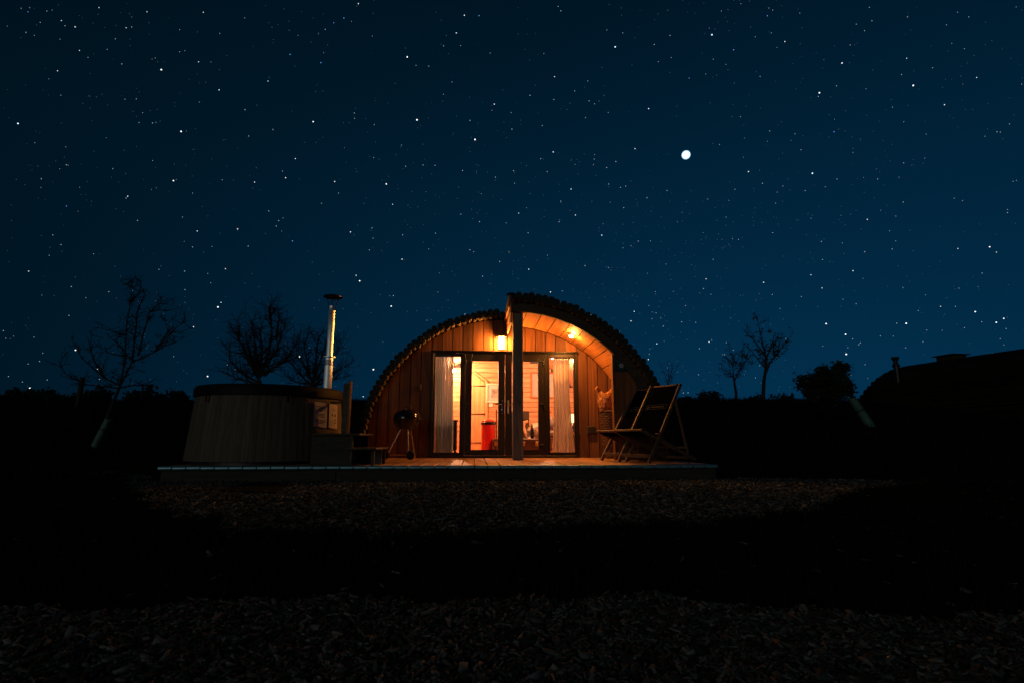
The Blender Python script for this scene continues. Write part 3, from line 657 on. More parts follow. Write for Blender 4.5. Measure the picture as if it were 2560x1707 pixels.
o = thing('sofa', 'cream sofa with rounded back behind the trunk and curtain', 'sofa', cab(1.14, 2.15, .246), YAW)
m = MB(); m.cbox(-.55, .55, -.35, .35, .06, .36, .04); m.build('base', TRUNK, o); m = MB(); m.cbox(-.53, .53, -.38, .2, .365, .48, .05); m.build('seat_cushion', GREYF, o)
m = MB(); m.tube([(-.52, .26, .50), (-.2, .26, .53), (.2, .26, .53), (.52, .26, .50)], .15, 16); m.build('back_cushion', CREAM, o, smooth='auto')
for q in (-.5, .5):
    m = MB(); m.lathe([(.025, 0), (.03, .058)], 10, (q, -.28, 0)); m.build('foot', BLACK, o)
o = thing('cushion', 'soft grey cushion resting on the cream sofa', 'cushion', cab(1.05, 1.95, .246 + .49), YAW)
m = MB(); lump(m, (0, 0, .14), (.24, .10, .15), 3, .2, 9); m.build('cover', GREYF, o, smooth=True)
# side table with lamp near the cream curtain
o = thing('side_table', 'small dark side table next to the cream curtain hem', 'side table', cab(1.30, .85, .246), YAW)
m = MB(); m.cbox(-.16, .16, -.16, .16, .40, .425, .005); m.build('top', PINE_X, o)
for a_ in (-.13, .13):
    for b_ in (-.13, .13):
        m = MB(); m.cbox(a_ - .016, a_ + .016, b_ - .016, b_ + .016, 0, .399, .003); m.build('leg', DARKP, o)
SHADE = glow_mat('lampshade_glow', (1, .50, .20), 5)
o = thing('table_lamp', 'lit table lamp on the side table next to the cream curtain', 'lamp', cab(1.30, .85, .246 + .427), YAW)
m = MB(); m.lathe([(.055, 0), (.06, .015), (.02, .05), (.035, .10), (.015, .15), (.01, .2)], 18); m.build('base', DARKP, o, smooth='auto')
m = MB(); m.lathe([(.13, .19), (.075, .36)], 24, cap=False); m.build('shade', SHADE, o, smooth=True)
# dark box behind the grey curtain
o = thing('dark_box', 'squat black box showing dimly through the grey curtain', 'stove', cab(-1.22, .55, .246), YAW)
m = MB(); m.cbox(-.2, .2, -.17, .17, .08, .62, .012); m.build('body', BLACK, o); m = MB(); m.cbox(-.22, .22, -.19, .19, .621, .65, .006); m.build('top_plate', BLACK, o)
for a_ in (-.17, .17):
    m = MB(); m.cbox(a_ - .02, a_ + .02, -.15, .15, 0, .079, .004); m.build('leg', BLACK, o)
# coat rack stand by the bin
o = thing('hook_stand', 'thin dark stand with small hooks between bin and trunk', 'stand', cab(-.20, 2.2, .246), YAW)
m = MB(); m.cbox(-.012, .012, -.012, .012, .02, .95, .003); m.build('upright', BLACK, o); m = MB(); m.lathe([(.12, 0), (.12, .014), (.02, .02)], 20); m.build('foot', BLACK, o)
m = MB(); m.tube([(0, -.012, .90), (.05, -.05, .88), (.07, -.06, .93)], .01, 8); m.build('hook', BLACK, o)

# ------------------------------------------------------------------ porch items
PD_S = cab(1.70, PD, 0)
o = thing('sign', 'dark green plaque with white round emblem on the screen wall', 'sign', cab(1.745, PD - .016, 1.80), YAW)
m = MB(); m.cbox(-.112, .112, -.006, .0, -.16, .13, .002); m.build('board', GREEN, o)
m = MB(); m.lathe([(.038, 0), (.038, .004)], 24); d_ = m.build('emblem', WHITEP, o); d_.rotation_euler = (R(90), 0, 0); d_.location = (.0, -.0065, -.06)
m = MB(); m.box(-.016, .018, -.0135, -.011, -.048, -.041); m.box(-.014, .02, -.0135, -.011, -.064, -.057); m.box(-.022, .010, -.0135, -.011, -.080, -.073); m.box(.010, .018, -.0135, -.011, -.057, -.048); m.build('emblem_mark', GREEN, o)
m = MB()
for k in range(11): m.box(-.10 + k * .0185, -.10 + k * .0185 + (.012 if k % 3 else .008), -.0085, -.0065, .003 + (.004 if k % 4 == 2 else 0), .028)
m.build('lettering', GREENL, o)['kind'] = 'stuff'
m = MB()
for k in range(7): m.box(-.065 + k * .0185, -.065 + k * .0185 + .012, -.0085, -.0065, .07, .09)
m.build('lettering', GREEN, o)['kind'] = 'stuff'

# kindling basket
bk_c = cab(1.74, -.42, FB)
o = thing('wicker_basket', 'tall brown wicker basket standing by the screen wall', 'basket', bk_c, YAW)
m = MB()
for k in range(26):
    z = .03 + k * .030; r = .115 + .075 * (z / .8); n = 28
    m.tube([((r + .007 * (1 if (j + k) % 2 else -1)) * math.cos(2 * math.pi * j / n) , (r + .007 * (1 if (j + k) % 2 else -1)) * math.sin(2 * math.pi * j / n), z) for j in range(n + 1)], .014, 5, False)
w_ = m.build('weave', WICKER, o, smooth=True); w_['kind'] = 'stuff'
m = MB(); m.lathe([(.10, 0), (.108, .01), (.112, .02)], 24); m.build('base', WICKER, o)
m = MB(); r = .196; m.tube([(r * math.cos(2 * math.pi * j / 28), r * math.sin(2 * math.pi * j / 28), .815) for j in range(29)], .017, 8, False); m.build('rim', WICKER, o, smooth=True)
def kindling_bag(loc, sc, rz, label, seed, ears=True):
    o = thing('kindling_bag', label, 'bag', loc, rz, 'knotted bags of kindling in the basket')
    bm = bmesh.new(); bmesh.ops.create_icosphere(bm, subdivisions=5, radius=1)
    for v in bm.verts:
        c = v.co.copy(); sx_, sz_ = (math.copysign(abs(q) ** .62, q) for q in (c.x, c.z))
        k = 1 + .10 * noise.noise(c * 2.1 + Vector((seed, 0, 0))) + .07 * noise.noise(c * 6 + Vector((0, seed, 0))) + .03 * math.sin(c.z * 18 + 5 * noise.noise(c * 2))
        ear = max(0, sz_ - .30) * 2.4 * (abs(sx_) ** 1.6 if ears else 0); dip = max(0, sz_ - .5) * .35 * (1 - abs(sx_)) if ears else 0
        v.co = Vector((sx_ * (.135 + .045 * ear) * k * sc * (1 - .16 * max(0, -sz_)), c.y * .12 * k * sc * (1 - .55 * min(1, ear)), (.19 + sz_ * .19 * k + .085 * ear - .16 * dip) * sc))
    m = MB(); m.bm(bm); m.build('sack', NETBAG, o, smooth=True)
    if ears:
        for q in (-1, 1):
            m = MB(); m.tube([(q * .115 * sc, -.005, .385 * sc), (q * .135 * sc, -.010, .44 * sc), (q * .172 * sc, -.015, .468 * sc)], [.034 * sc, .024 * sc, .044 * sc], 9); m.build('tied_corner', NETBAG, o, smooth='auto')
kindling_bag(bk_c + Vector((-.10, -.06, .80)), .93, .1, 'plump kindling bag with two tied ears atop the wicker basket', 1.3)
kindling_bag(bk_c + Vector((.15, .05, .79)), .72, .5, 'smaller kindling bag squeezed between the eared bag and screen wall', 5.1)

# kettle grill
g = thing('kettle_grill', 'black kettle charcoal grill on three metal legs with wheels', 'grill', (-1.79, 9.10, FB), R(12))
gz = .86 - FB
m = MB(); m.lathe([(.02, gz - .20), (.10, gz - .185), (.17, gz - .13), (.213, gz - .05), (.222, gz + .01), (.226, gz + .018)], 32); m.build('bowl', ENAMEL, g, smooth='auto')
m = MB(); m.lathe([(.232, gz + .012), (.232, gz + .03), (.215, gz + .085), (.16, gz + .145), (.08, gz + .172), (.01, gz + .178)], 32); m.build('lid', ENAMEL, g, smooth='auto')
m = MB(); m.tube([(-.06, 0, gz + .165), (-.055, 0, gz + .225), (0, 0, gz + .245), (.055, 0, gz + .225), (.06, 0, gz + .165)], .013, 8); m.build('lid_handle', STEPW, g, smooth='auto')
m = MB(); m.lathe([(.032, 0), (.032, .012), (.01, .016)], 14, (-.04, -.11, gz + .163)); m.build('lid_vent', CHROME, g)
m = MB(); m.tube([(.22, -.05, gz + .0), (.27, -.05, gz + .005), (.27, .05, gz + .005), (.22, .05, gz)], .010, 8); m.build('side_handle', STEPW, g, smooth='auto')
m = MB(); m.cbox(.195, .222, -.10, -.075, gz + .03, gz + .05, .003); m.build('lid_clip', CHROME, g)
legs = [((-.10, -.06, gz - .17), (-.30, -.02, .07)), ((.02, -.12, gz - .16), (.045, -.25, .07)), ((.07, .05, gz - .16), (.17, .13, .0))]
for a_, b_ in legs: m = MB(); m.tube([a_, b_], .0125, 10); m.build('leg', CHROME, g, smooth='auto')
m = MB(); m.tube([(-.30, -.02, .075), (.045, -.25, .075)], .007, 8); m.build('axle', CHROME, g)
for c_ in ((-.335, -.005, .075), (.075, -.265, .075)):
    m = MB(); m.lathe([(.02, -.02), (.068, -.02), (.074, -.012), (.074, .012), (.068, .02), (.02, .02)], 24); w_ = m.build('wheel', RUBBER, g, smooth='auto'); w_.location = c_; w_.rotation_euler = (R(90), 0, R(-33))

# deckchairs: local -Y is where the sitter looks
def make_deckchair(label):
    o = thing('deckchair', label, 'deckchair', (0, 0, 0), 0, 'folding deckchairs on the deck')
    W = .275; top = (.80, 1.13)
    for q in (-1, 1):
        m = MB(); m.bar((q * W, 0, .0), (q * W, top[0], top[1]), .024, .052, (0, 0, 1)); m.build('back_rail', HARDW, o)
        m = MB(); m.bar((q * (W - .032), -.09, .44), (q * (W - .032), 1.10, .02), .022, .050, (0, 0, 1)); m.build('seat_rail', HARDW, o)
        m = MB(); m.bar((q * (W + .028), .615, .86), (q * (W + .028), .84, .115), .020, .042, (0, 0, 1)); m.build('prop', HARDW, o)
        m = MB(); m.tube([(q * (W - .055), .235, .40), (q * (W + .04), .235, .40)], .007, 8); m.build('bolt', STEEL, o)
    m = MB(); m.bar((-W + .013, .055, .09), (W - .013, .055, .09), .022, .05, (0, 0, 1)); m.build('stretcher', HARDW, o)
    m = MB(); m.bar((-W - .04, .815, .20), (W + .04, .815, .20), .022, .03, (0, 0, 1)); m.build('prop_bar', HARDW, o)
    m = MB(); m.bar((-W + .046, 1.03, .05), (W - .046, 1.03, .05), .022, .04, (0, 0, 1)); m.build('stretcher', HARDW, o)
    m = MB(); m.tube([(-W - .012, top[0] - .01, top[1] - .015), (W + .012, top[0] - .01, top[1] - .015)], .016, 10); m.build('sling_bar', HARDW, o, smooth='auto')
    m = MB(); m.tube([(-W + .02, -.09, .44), (W - .02, -.09, .44)], .016, 10); m.build('sling_bar', HARDW, o, smooth='auto')
    ptsr = []; n = 22
    for k in range(n + 1):
        t = k / n; a0 = Vector((0, -.10, .455)); a1 = Vector((0, .16, .24)); a2 = Vector((0, .40, .48)); a3 = Vector((0, top[0] - .02, top[1] + .005))
        ptsr.append(a0 * (1 - t) ** 3 + a1 * 3 * t * (1 - t) ** 2 + a2 * 3 * t * t * (1 - t) + a3 * t ** 3)
    sw = W - .035; nx_ = 6; vs = []
    for off in (0, -.006):
        for p_ in ptsr:
            for i in range(nx_ + 1): u = i / nx_ * 2 - 1; vs.append((u * sw, p_.y + .012 * (1 - u * u), p_.z - .02 * (1 - u * u) + off))
    k = nx_ + 1; half = (n + 1) * k; fs = []
    for h in (0, half): fs += [(h + r * k + i, h + r * k + i + 1, h + (r + 1) * k + i + 1, h + (r + 1) * k + i) for r in range(n) for i in range(nx_)]
    fs += [(r * k, (r + 1) * k, half + (r + 1) * k, half + r * k) for r in range(n)] + [(r * k + nx_, half + r * k + nx_, half + (r + 1) * k + nx_, (r + 1) * k + nx_) for r in range(n)]
    fs += [(i, half + i, half + i + 1, i + 1) for i in range(nx_)] + [(n * k + i, n * k + i + 1, half + n * k + i + 1, half + n * k + i) for i in range(nx_)]
    m = MB(); m.add(vs, fs); sl = m.build('sling', CANVAS, o, smooth=True)
    # printed strip near the headrest: outlined box with a small mark and a line of lettering
    pa, pb = ptsr[17], ptsr[18]; dv = (ptsr[19] - ptsr[16]).normalized(); nv = Vector((0, -dv.z, dv.y)); c_ = (ptsr[17] + ptsr[18]) * .5 + nv * .012
    Mx = Matrix((Vector((1, 0, 0)), dv, Vector((1, 0, 0)).cross(dv))).transposed().to_4x4(); Mx.translation = c_
    m = MB()
    for (x0, x1, y0, y1) in ((-.19, .19, .036, .041), (-.19, .19, -.041, -.036), (-.19, -.185, -.0355, .0355), (.185, .19, -.0355, .0355)): m.box(x0, x1, y0, y1, -.001, .001, Mx)
    m.add([Mx @ Vector(v) for v in ((-.165, -.018, 0), (-.125, -.018, 0), (-.145, .022, 0))], [(0, 1, 2)])
    xq = -.10
    for wd in (.018, .012, .02, .012, .016, .02, .012, .018, .014, .02): m.box(xq, xq + wd, -.012, .012, -.001, .001, Mx); xq += wd + .009
    m.build('printed_strip', LABELC, sl)
    return o
c1 = make_deckchair('black deckchair close to the deck edge, in front of its twin')
PN = at_ground(1622, 1157.5, DZ + .002)
def chair_at(o, right_foot, az):
    o.rotation_euler = (0, 0, az); o.location = Vector(right_foot) - Matrix.Rotation(az, 3, 'Z') @ Vector((.28, 0, -.022)) 
A1 = R(-54)
def seat_chair(o, foot, az, side=1):
    o.rotation_euler = (0, 0, az); v = Matrix.Rotation(az, 3, 'Z') @ Vector((side * .28, 0, 0)); o.location = (foot[0] - v.x, foot[1] - v.y, DZ + .012)
seat_chair(c1, (1.87, 7.40), A1)
c2 = dup(c1, c1.location, 0, 'black deckchair standing behind the other, close to the screen wall')
seat_chair(c2, (1.69, 7.98), R(-58))

# ------------------------------------------------------------------ hot tub
TC = Vector((-3.57, 7.90, DZ)); RT, RB, TH, TB = .98, 1.05, .868, .045
tub = thing('hot_tub', 'round wood staved hot tub with dark lid on the deck', 'hot tub', TC)
ns = 76
def stave_mesh(k):
    a = 2 * math.pi / ns * .5 - .0012; m = MB(); t = .035
    def ring(r, z): return [(r * math.sin(-a), -r * math.cos(a), z), (r * math.sin(a), -r * math.cos(a), z)]
    o0, o1 = ring(RB, TB), ring(RT, TB + TH); i0, i1 = ring(RB - t, TB), ring(RT - t, TB + TH)
    sag = .35 + .1 * k
    b0, b1 = (0, -RB - .004 * sag, TB), (0, -RT - .004 * sag, TB + TH)
    m.add([o0[0], b0, o0[1], i0[1], i0[0], o1[0], b1, o1[1], i1[1], i1[0]], [(0, 1, 6, 5), (1, 2, 7, 6), (2, 3, 8, 7), (3, 4, 9, 8), (4, 0, 5, 9), (4, 3, 2, 1, 0), (5, 6, 7, 8, 9)])
    o = m.build('stave', STAVE, tub); me = o.data; bpy.data.objects.remove(o); return me
sm = [stave_mesh(k) for k in range(4)]
for k in range(ns): link('stave', sm[k % 4], tub, (0, 0, RNG.uniform(-.002, .002)), (0, 0, 2 * math.pi * k / ns))
m = MB(); m.lathe([(RB - .06, 0), (RB - .06, TB + .03)], 48); m.build('plinth', BLACK, tub, smooth='auto')
m = MB(); m.lathe([(RT + .002, TB + TH - .012), (RT + .032, TB + TH - .005), (RT + .035, TB + TH + .10), (RT + .01, TB + TH + .135), (RT - .25, TB + TH + .155), (.02, TB + TH + .175)], 64); m.build('lid', LID, tub, smooth='auto')
for an in (-.45, .62, 2.4):
    d_ = Vector((math.sin(an), -math.cos(an), 0)); m = MB(); m.bar(d_ * (RT + .040) + Vector((0, 0, TB + TH + .09)), d_ * (RT + .046) + Vector((0, 0, TB + TH - .10)), .03, .006, d_); m.build('strap', LID, tub)
m = MB(); m.cbox(-.045, .045, -.03, .03, TB + TH - .05, TB + TH + .155, .005); w_ = m.build('lid_prop', STAVE, tub); w_.location = (-(RT + .07) * math.cos(.02), .0, 0)
# flue of the stove in the tub
FP = Vector((-2.855, 8.18, 0)); fz0 = 1.25
fl = thing('flue', 'tall stainless steel flue with flat cap rising from hot tub', 'flue', FP)
m = MB(); m.lathe([(.062, 1.12), (.062, 1.78)], 28); 
for k in range(7): m.lathe([(.0625, 1.66 + k * .012), (.0645, 1.664 + k * .012), (.0625, 1.668 + k * .012)], 28, cap=False)
m.build('lower_pipe', BRUSHED, fl, smooth='auto')
m = MB(); m.lathe([(.063, 1.776), (.096, 1.782), (.096, 1.792), (.052, 1.80)], 28); m.build('collar', BRUSHED, fl, smooth='auto')
m = MB(); m.lathe([(.049, 1.80), (.049, 2.52), (.051, 2.525), (.051, 2.53), (.049, 2.535), (.049, 2.60)], 28, cap=False); m.build('upper_pipe', BRUSHED, fl, smooth='auto')
m = MB(); m.lathe([(.145, 2.745), (.148, 2.755), (.13, 2.768), (.05, 2.785), (.005, 2.79)], 32); m.build('cap', BLACK, fl, smooth='auto')
for k in range(4):
    a = k * math.pi / 2 + .5; m = MB(); m.tube([(.049 * math.cos(a), .049 * math.sin(a), 2.54), (.055 * math.cos(a), .055 * math.sin(a), 2.62), (.10 * math.cos(a), .10 * math.sin(a), 2.75)], .006, 6); m.build('cap_strut', BLACK, fl)
# notices pinned to the staves
def notice(an, z, w, h, label, rows, marks, tilt):
    r = RT + (RB - RT) * (TB + TH - z) / TH + .013
    o = thing('notice', label, 'notice', TC + Vector((r * math.sin(an), -r * math.cos(an), z)), an, 'paper notices on the hot tub')
    o.rotation_euler = (R(-4.6), R(tilt), an)
    m = MB(); m.box(-w / 2, w / 2, -.003, -.001, -h / 2, h / 2); m.build('sheet', PAPER, o)
    m = MB()
    for (x0, x1, zz, t) in rows: 
        x = x0
        while x < x1 - .004: ww = random.uniform(.007, .02); m.box(x * w, min(x * w + ww, x1 * w), -.0042, -.0031, zz * h - t, zz * h + t); x += (ww + .004) / w
    m.build('lettering', INK, o)['kind'] = 'stuff'
    if marks:
        m = MB()
        for (cx, cz, ww, hh) in marks: m.cbox(cx * w - ww / 2, cx * w + ww / 2, -.0042, -.0031, cz * h - hh / 2, cz * h + hh / 2, .0005)
        m.build('pictogram', INK, o)
notice(1.10, .665, .235, .345, 'white notice with three paragraphs of print on the tub staves', [(-.36, .36, .32, .0045), (-.25, .3, .26, .0045), (-.34, .34, .20, .0045), (-.08, .08, .145, .0045), (-.32, .32, .03, .0045), (-.28, .3, -.03, .0045), (-.28, .28, -.09, .0045), (-.34, .36, -.22, .0045), (-.34, .36, -.28, .0045), (-.2, .14, -.335, .0045)], None, 3)
notice(1.365, .655, .225, .345, 'white notice with black pictograms on the staves nearest the steps', [(-.35, .1, -.2, .0025), (-.35, .1, -.28, .0025), (-.35, .2, -.36, .0025), (-.2, .3, .3, .0025), (-.2, .3, .24, .0025)], [(-.1, .04, .03, .035), (.24, .04, .03, .035), (.24, -.2, .012, .05), (.24, -.13, .024, .018), (.24, -.27, .026, .02)], 3)
# steps and upright beside the tub
st = thing('steps', 'two timber steps leading up to the hot tub', 'steps', (-2.0, 7.15, DZ + .002))
m = MB(); m.cbox(-.53, .07, -.34, .34, .375, .40, .005); m.build('tread', STEPW, st); m = MB(); m.cbox(-.10, .29, -.36, .36, .195, .22, .005); m.build('tread', STEPW, st)
m = MB(); m.cbox(-.55, -.06, -.30, -.275, .0, .372, .004); m.build('side_panel', FASCIA, st)
for xq in (-.04, .24):
    for yq in (-.29, .29): m = MB(); m.cbox(xq - .018, xq + .018, yq - .018, yq + .018, 0, .193 if xq > 0 else .373, .003); m.build('leg', STEPW, st)
m = MB(); m.cbox(-.55, .02, .26, .285, .0, .372, .004); m.build('side_panel', FASCIA, st)
m = MB(); m.box(-.045, .25, .12, .14, .0, .19); m.box(-.45, -.05, .12, .14, .2, .37); m.build('shade_panel', BLACK, st)  # black panels added inside to keep the void under the treads dark
hp = thing('handrail_post', 'upright wooden plank standing between hot tub and steps', 'post', (-2.38, 7.62, DZ + .002))
m = MB(); m.cbox(-.040, .040, -.022, .022, 0, 1.12, .004); m.build('plank', STEPW, hp); m = MB(); m.cbox(.042, .066, -.05, .05, 0, 1.155, .004); m.build('batten', HARDW, hp)
m = MB(); m.cbox(-.22, -.042, -.018, .018, .83, .86, .004); m.build('bracket', STEPW, hp)

# dark cover lying in the chips
cv = [at_ground(px, py, .022) for px, py in ((548, 1227), (612, 1208), (724, 1206), (690, 1232))]
m = MB(); c0 = sum(cv, Vector()) / 4; m.add([p - Vector((c0.x, c0.y, p.z)) + Vector((0, 0, z)) for z in (0, .028) for p in cv], [(0, 1, 2, 3), (7, 6, 5, 4), (0, 4, 5, 1), (1, 5, 6, 2), (2, 6, 7, 3), (3, 7, 4, 0)])
tag(m.build('ground_cover', SLATE, loc=(c0.x, c0.y, .004)), 'flat dark cover sheet lying in the wood chips before the deck', 'cover')

# ------------------------------------------------------------------ trees
def branch_mesh(limbs, r0, twig, seed, spur=.55, nseg=3, leaf=0., dens=1.):
    """limbs: list of (points, base radius); short side twigs grow along each"""
    rn = random.Random(seed); m = MB(); lf = MB()
    def grow(p, d, L, r, depth):
        pts = [p]; dd = d.copy(); q = p.copy()
        for k in range(nseg):
            dd = (dd + Vector((rn.gauss(0, .22), rn.gauss(0, .22), rn.gauss(.05, .18)))).normalized(); q = q + dd * L / nseg; pts.append(q.copy())
        m.tube(pts, [max(.0048, r * (1 - .6 * k / nseg)) for k in range(nseg + 1)], 4, False)
        if leaf:
            for k in range(int(leaf)):
                c = pts[rn.randint(1, nseg)] + Vector((rn.gauss(0, .05), rn.gauss(0, .05), rn.gauss(0, .05))); u = Vector((rn.gauss(0, 1), rn.gauss(0, 1), rn.gauss(0, 1))).normalized(); w = u.orthogonal().normalized(); s_ = rn.uniform(.03, .07)
                lf.add([c - u * s_, c + w * s_ * .6, c + u * s_, c - w * s_ * .6], [(0, 1, 2, 3)])
        if depth > 0:
            for k in range(rn.randint(2, 3)):
                i = rn.randint(1, nseg); a = pts[i]; e = (dd + Vector((rn.gauss(0, .8), rn.gauss(0, .8), rn.gauss(.2, .6)))).normalized(); grow(a, e, L * rn.uniform(.4, .7), r * .55, depth - 1)
    for pts, rb in limbs:
        pts = [Vector(p) for p in pts]; n = len(pts)
        m.tube(pts, [rb * (1 - .8 * k / (n - 1)) for k in range(n)], 6, False)
        for i in range(n - 1):
            seg = pts[i + 1] - pts[i]; cnt = max(1, int(seg.length / twig[0] * dens))
            for k in range(cnt):
                t = rn.random(); a = pts[i] + seg * t; d = (seg.normalized() * rn.uniform(.2, .9) + Vector((rn.gauss(0, .7), rn.gauss(0, .7), rn.gauss(.25, .5)))).normalized()
                grow(a, d, twig[1] * rn.uniform(.4, 1.1), max(.007, rb * .36 * (1 - .6 * (i + t) / n)), 1 if rn.random() < spur else 0)
    return m, lf
def px_tree(name, label, Y, base_px, trunk_px, limbs_px, r0, twig, seed, spur=.5, guard=None, leaf=0, group=None, dens=1., lean_y=.0):
    rn = random.Random(seed + 5); base = at_dist(*base_px, Y)
    base.z = float(ground_z(base.x, base.y)) if guard is None else base.z
    o = thing(name, label, 'tree', base, 0, group)
    P = lambda q, dy=0: at_dist(q[0], q[1], Y + dy) - base
    tp = [Vector((0, 0, -.15))] + [P(q) for q in trunk_px]; m = MB()
    m.tube(tp, [r0 * (1 - .45 * k / (len(tp) - 1)) for k in range(len(tp))], 8); m.build('trunk', TREEB, o, smooth=True)
    limbs = []
    for pts in limbs_px:
        dy = rn.uniform(-1, 1) * .12 * len(pts)
        limbs.append(([P(q, dy * k / max(1, len(pts) - 1)) for k, q in enumerate(pts)], r0 * .4))
    m, lf = branch_mesh(limbs, r0, twig, seed, spur, leaf=leaf, dens=dens); m.build('branches', TREEB, o, fix=False)
    if lf.v: lf.build('crown', LEAFM, o, fix=False)
    if guard:
        a, b, rad = guard; A, B = P(a), P(b); g = MB(); g.tube([A, A.lerp(B, .55), B], [rad, rad * .97, rad * .9], 16); g.build('trunk_guard', GUARD, o, smooth='auto')
        g = MB(); g.tube([A.lerp(B, .62) - (B - A).normalized() * .012, A.lerp(B, .62) + (B - A).normalized() * .012], rad * 1.03, 16); g.build('guard_tie', BLACK, o)
    return o
px_tree('apple_tree', 'leaning bare apple tree with pale guard behind the hot tub', 11., (236, 1119), [(262, 1060), (285, 1000), (300, 965)],
        [[(300, 965), (312, 900), (316, 820), (325, 760), (333, 700)], [(325, 760), (350, 730), (353, 700)], [(300, 965), (330, 905), (385, 880), (430, 830), (470, 794)], [(330, 905), (340, 820), (345, 770), (362, 740)],
         [(345, 890), (360, 830), (375, 780), (410, 752)], [(385, 880), (420, 830), (412, 800)], [(298, 962), (262, 945), (232, 920), (205, 895), (185, 860)], [(262, 945), (235, 900), (224, 870), (230, 838)],
         [(296, 970), (255, 965), (210, 960), (165, 935), (150, 910)], [(312, 890), (280, 885), (254, 872)], [(314, 880), (290, 855), (272, 843)], [(316, 840), (290, 830), (265, 824)], [(333, 720), (318, 712), (306, 710)], [(375, 780), (400, 775), (415, 779)], [(385, 880), (410, 865), (438, 857)], [(302, 968), (340, 962), (378, 962)]],
        .048, (.042, .25), 11, .8, ((238, 1116), (273, 1047), .082))
px_tree('bare_tree', 'wide bushy bare tree rising behind the hot tub lid', 16., (640, 1010), [(645, 985), (650, 950)],
        [[(648, 950), (620, 900), (600, 850), (595, 790)], [(650, 940), (640, 880), (632, 820), (628, 800)], [(652, 935), (672, 880), (680, 830), (676, 770), (690, 785)], [(652, 930), (690, 880), (705, 830), (716, 815)], [(655, 935), (710, 905), (735, 870), (752, 834)],
         [(645, 955), (600, 930), (575, 900), (572, 870)], [(645, 960), (590, 945), (565, 932)], [(648, 940), (610, 870), (580, 820)], [(650, 930), (655, 870), (650, 830), (655, 810)], [(660, 940), (690, 915), (720, 900)], [(650, 940), (625, 880), (612, 830)], [(676, 800), (672, 770), (674, 765)], [(690, 850), (695, 810), (698, 795)]],
        .10, (.045, .5), 23, .95, dens=1.15)
px_tree('bare_tree', 'low twiggy bush tree directly behind the steel flue', 16.5, (775, 1010), [(778, 985), (782, 960)],
        [[(780, 960), (770, 910), (760, 870), (770, 835)], [(782, 955), (790, 900), (795, 850), (800, 840)], [(784, 955), (820, 910), (845, 880), (850, 850)], [(784, 960), (840, 930), (880, 905)], [(780, 965), (745, 930), (725, 905), (715, 885)], [(784, 965), (830, 950), (870, 940)], [(780, 960), (740, 955), (715, 940)], [(782, 950), (805, 890), (822, 850)], [(780, 955), (755, 905), (745, 870)]],
        .08, (.04, .5), 37, .95, dens=1.1)
px_tree('thin_tree', 'small bare sapling rising just behind the deckchairs', 20., (1672, 1012), [(1672, 985), (1670, 955)],
        [[(1670, 960), (1660, 930), (1652, 912)], [(1671, 960), (1672, 930), (1668, 905)], [(1672, 965), (1685, 935), (1694, 915)], [(1672, 955), (1680, 925), (1684, 905)]], .035, (.12, .35), 41, .5)
px_tree('thin_tree', 'shorter slim bare tree on the bank beside the tallest one', 20., (1841, 1012), [(1840, 980), (1836, 955), (1834, 940)],
        [[(1834, 945), (1832, 915), (1836, 895), (1838, 885)], [(1836, 952), (1850, 925), (1862, 905), (1874, 890)], [(1835, 945), (1822, 930), (1810, 925), (1803, 918)], [(1832, 915), (1825, 900), (1815, 895)], [(1850, 925), (1852, 905), (1858, 888)]], .06, (.09, .45), 43, .8, leaf=2)
px_tree('thin_tree', 'tallest slim tree on the bank with leafy branch tips', 20., (1908, 1012), [(1908, 985), (1910, 950), (1914, 925), (1915, 895)],
        [[(1915, 895), (1908, 865), (1902, 840), (1897, 815), (1892, 790)], [(1915, 895), (1926, 872), (1933, 850), (1937, 830)], [(1912, 918), (1900, 905), (1882, 880), (1866, 862)], [(1914, 890), (1895, 865), (1880, 845), (1862, 830)], [(1916, 930), (1926, 905), (1945, 880), (1962, 860), (1970, 845)], [(1935, 890), (1934, 870), (1935, 855)], [(1945, 880), (1948, 862), (1950, 852)]], .085, (.12, .40), 47, .8, leaf=3)
px_tree('leafy_tree', 'small dense leafy tree leaning over its pale trunk guard', 12.5, (2184, 1078), [(2160, 1035), (2130, 992), (2105, 970)],
        [[(2108, 978), (2080, 962), (2050, 950), (2012, 953)], [(2108, 978), (2092, 955), (2082, 938)], [(2108, 978), (2060, 970), (2022, 974), (2002, 962)], [(2110, 978), (2108, 955), (2103, 932), (2102, 918)], [(2100, 970), (2070, 948), (2055, 936)], [(2112, 985), (2118, 972), (2112, 958)], [(2100, 975), (2055, 985), (2025, 985)], [(2095, 970), (2050, 955), (2020, 955)], [(2110, 985), (2085, 990), (2060, 995)]],
        .05, (.05, .13), 53, .9, ((2184, 1076), (2128, 993), .10), leaf=16, dens=1.5)
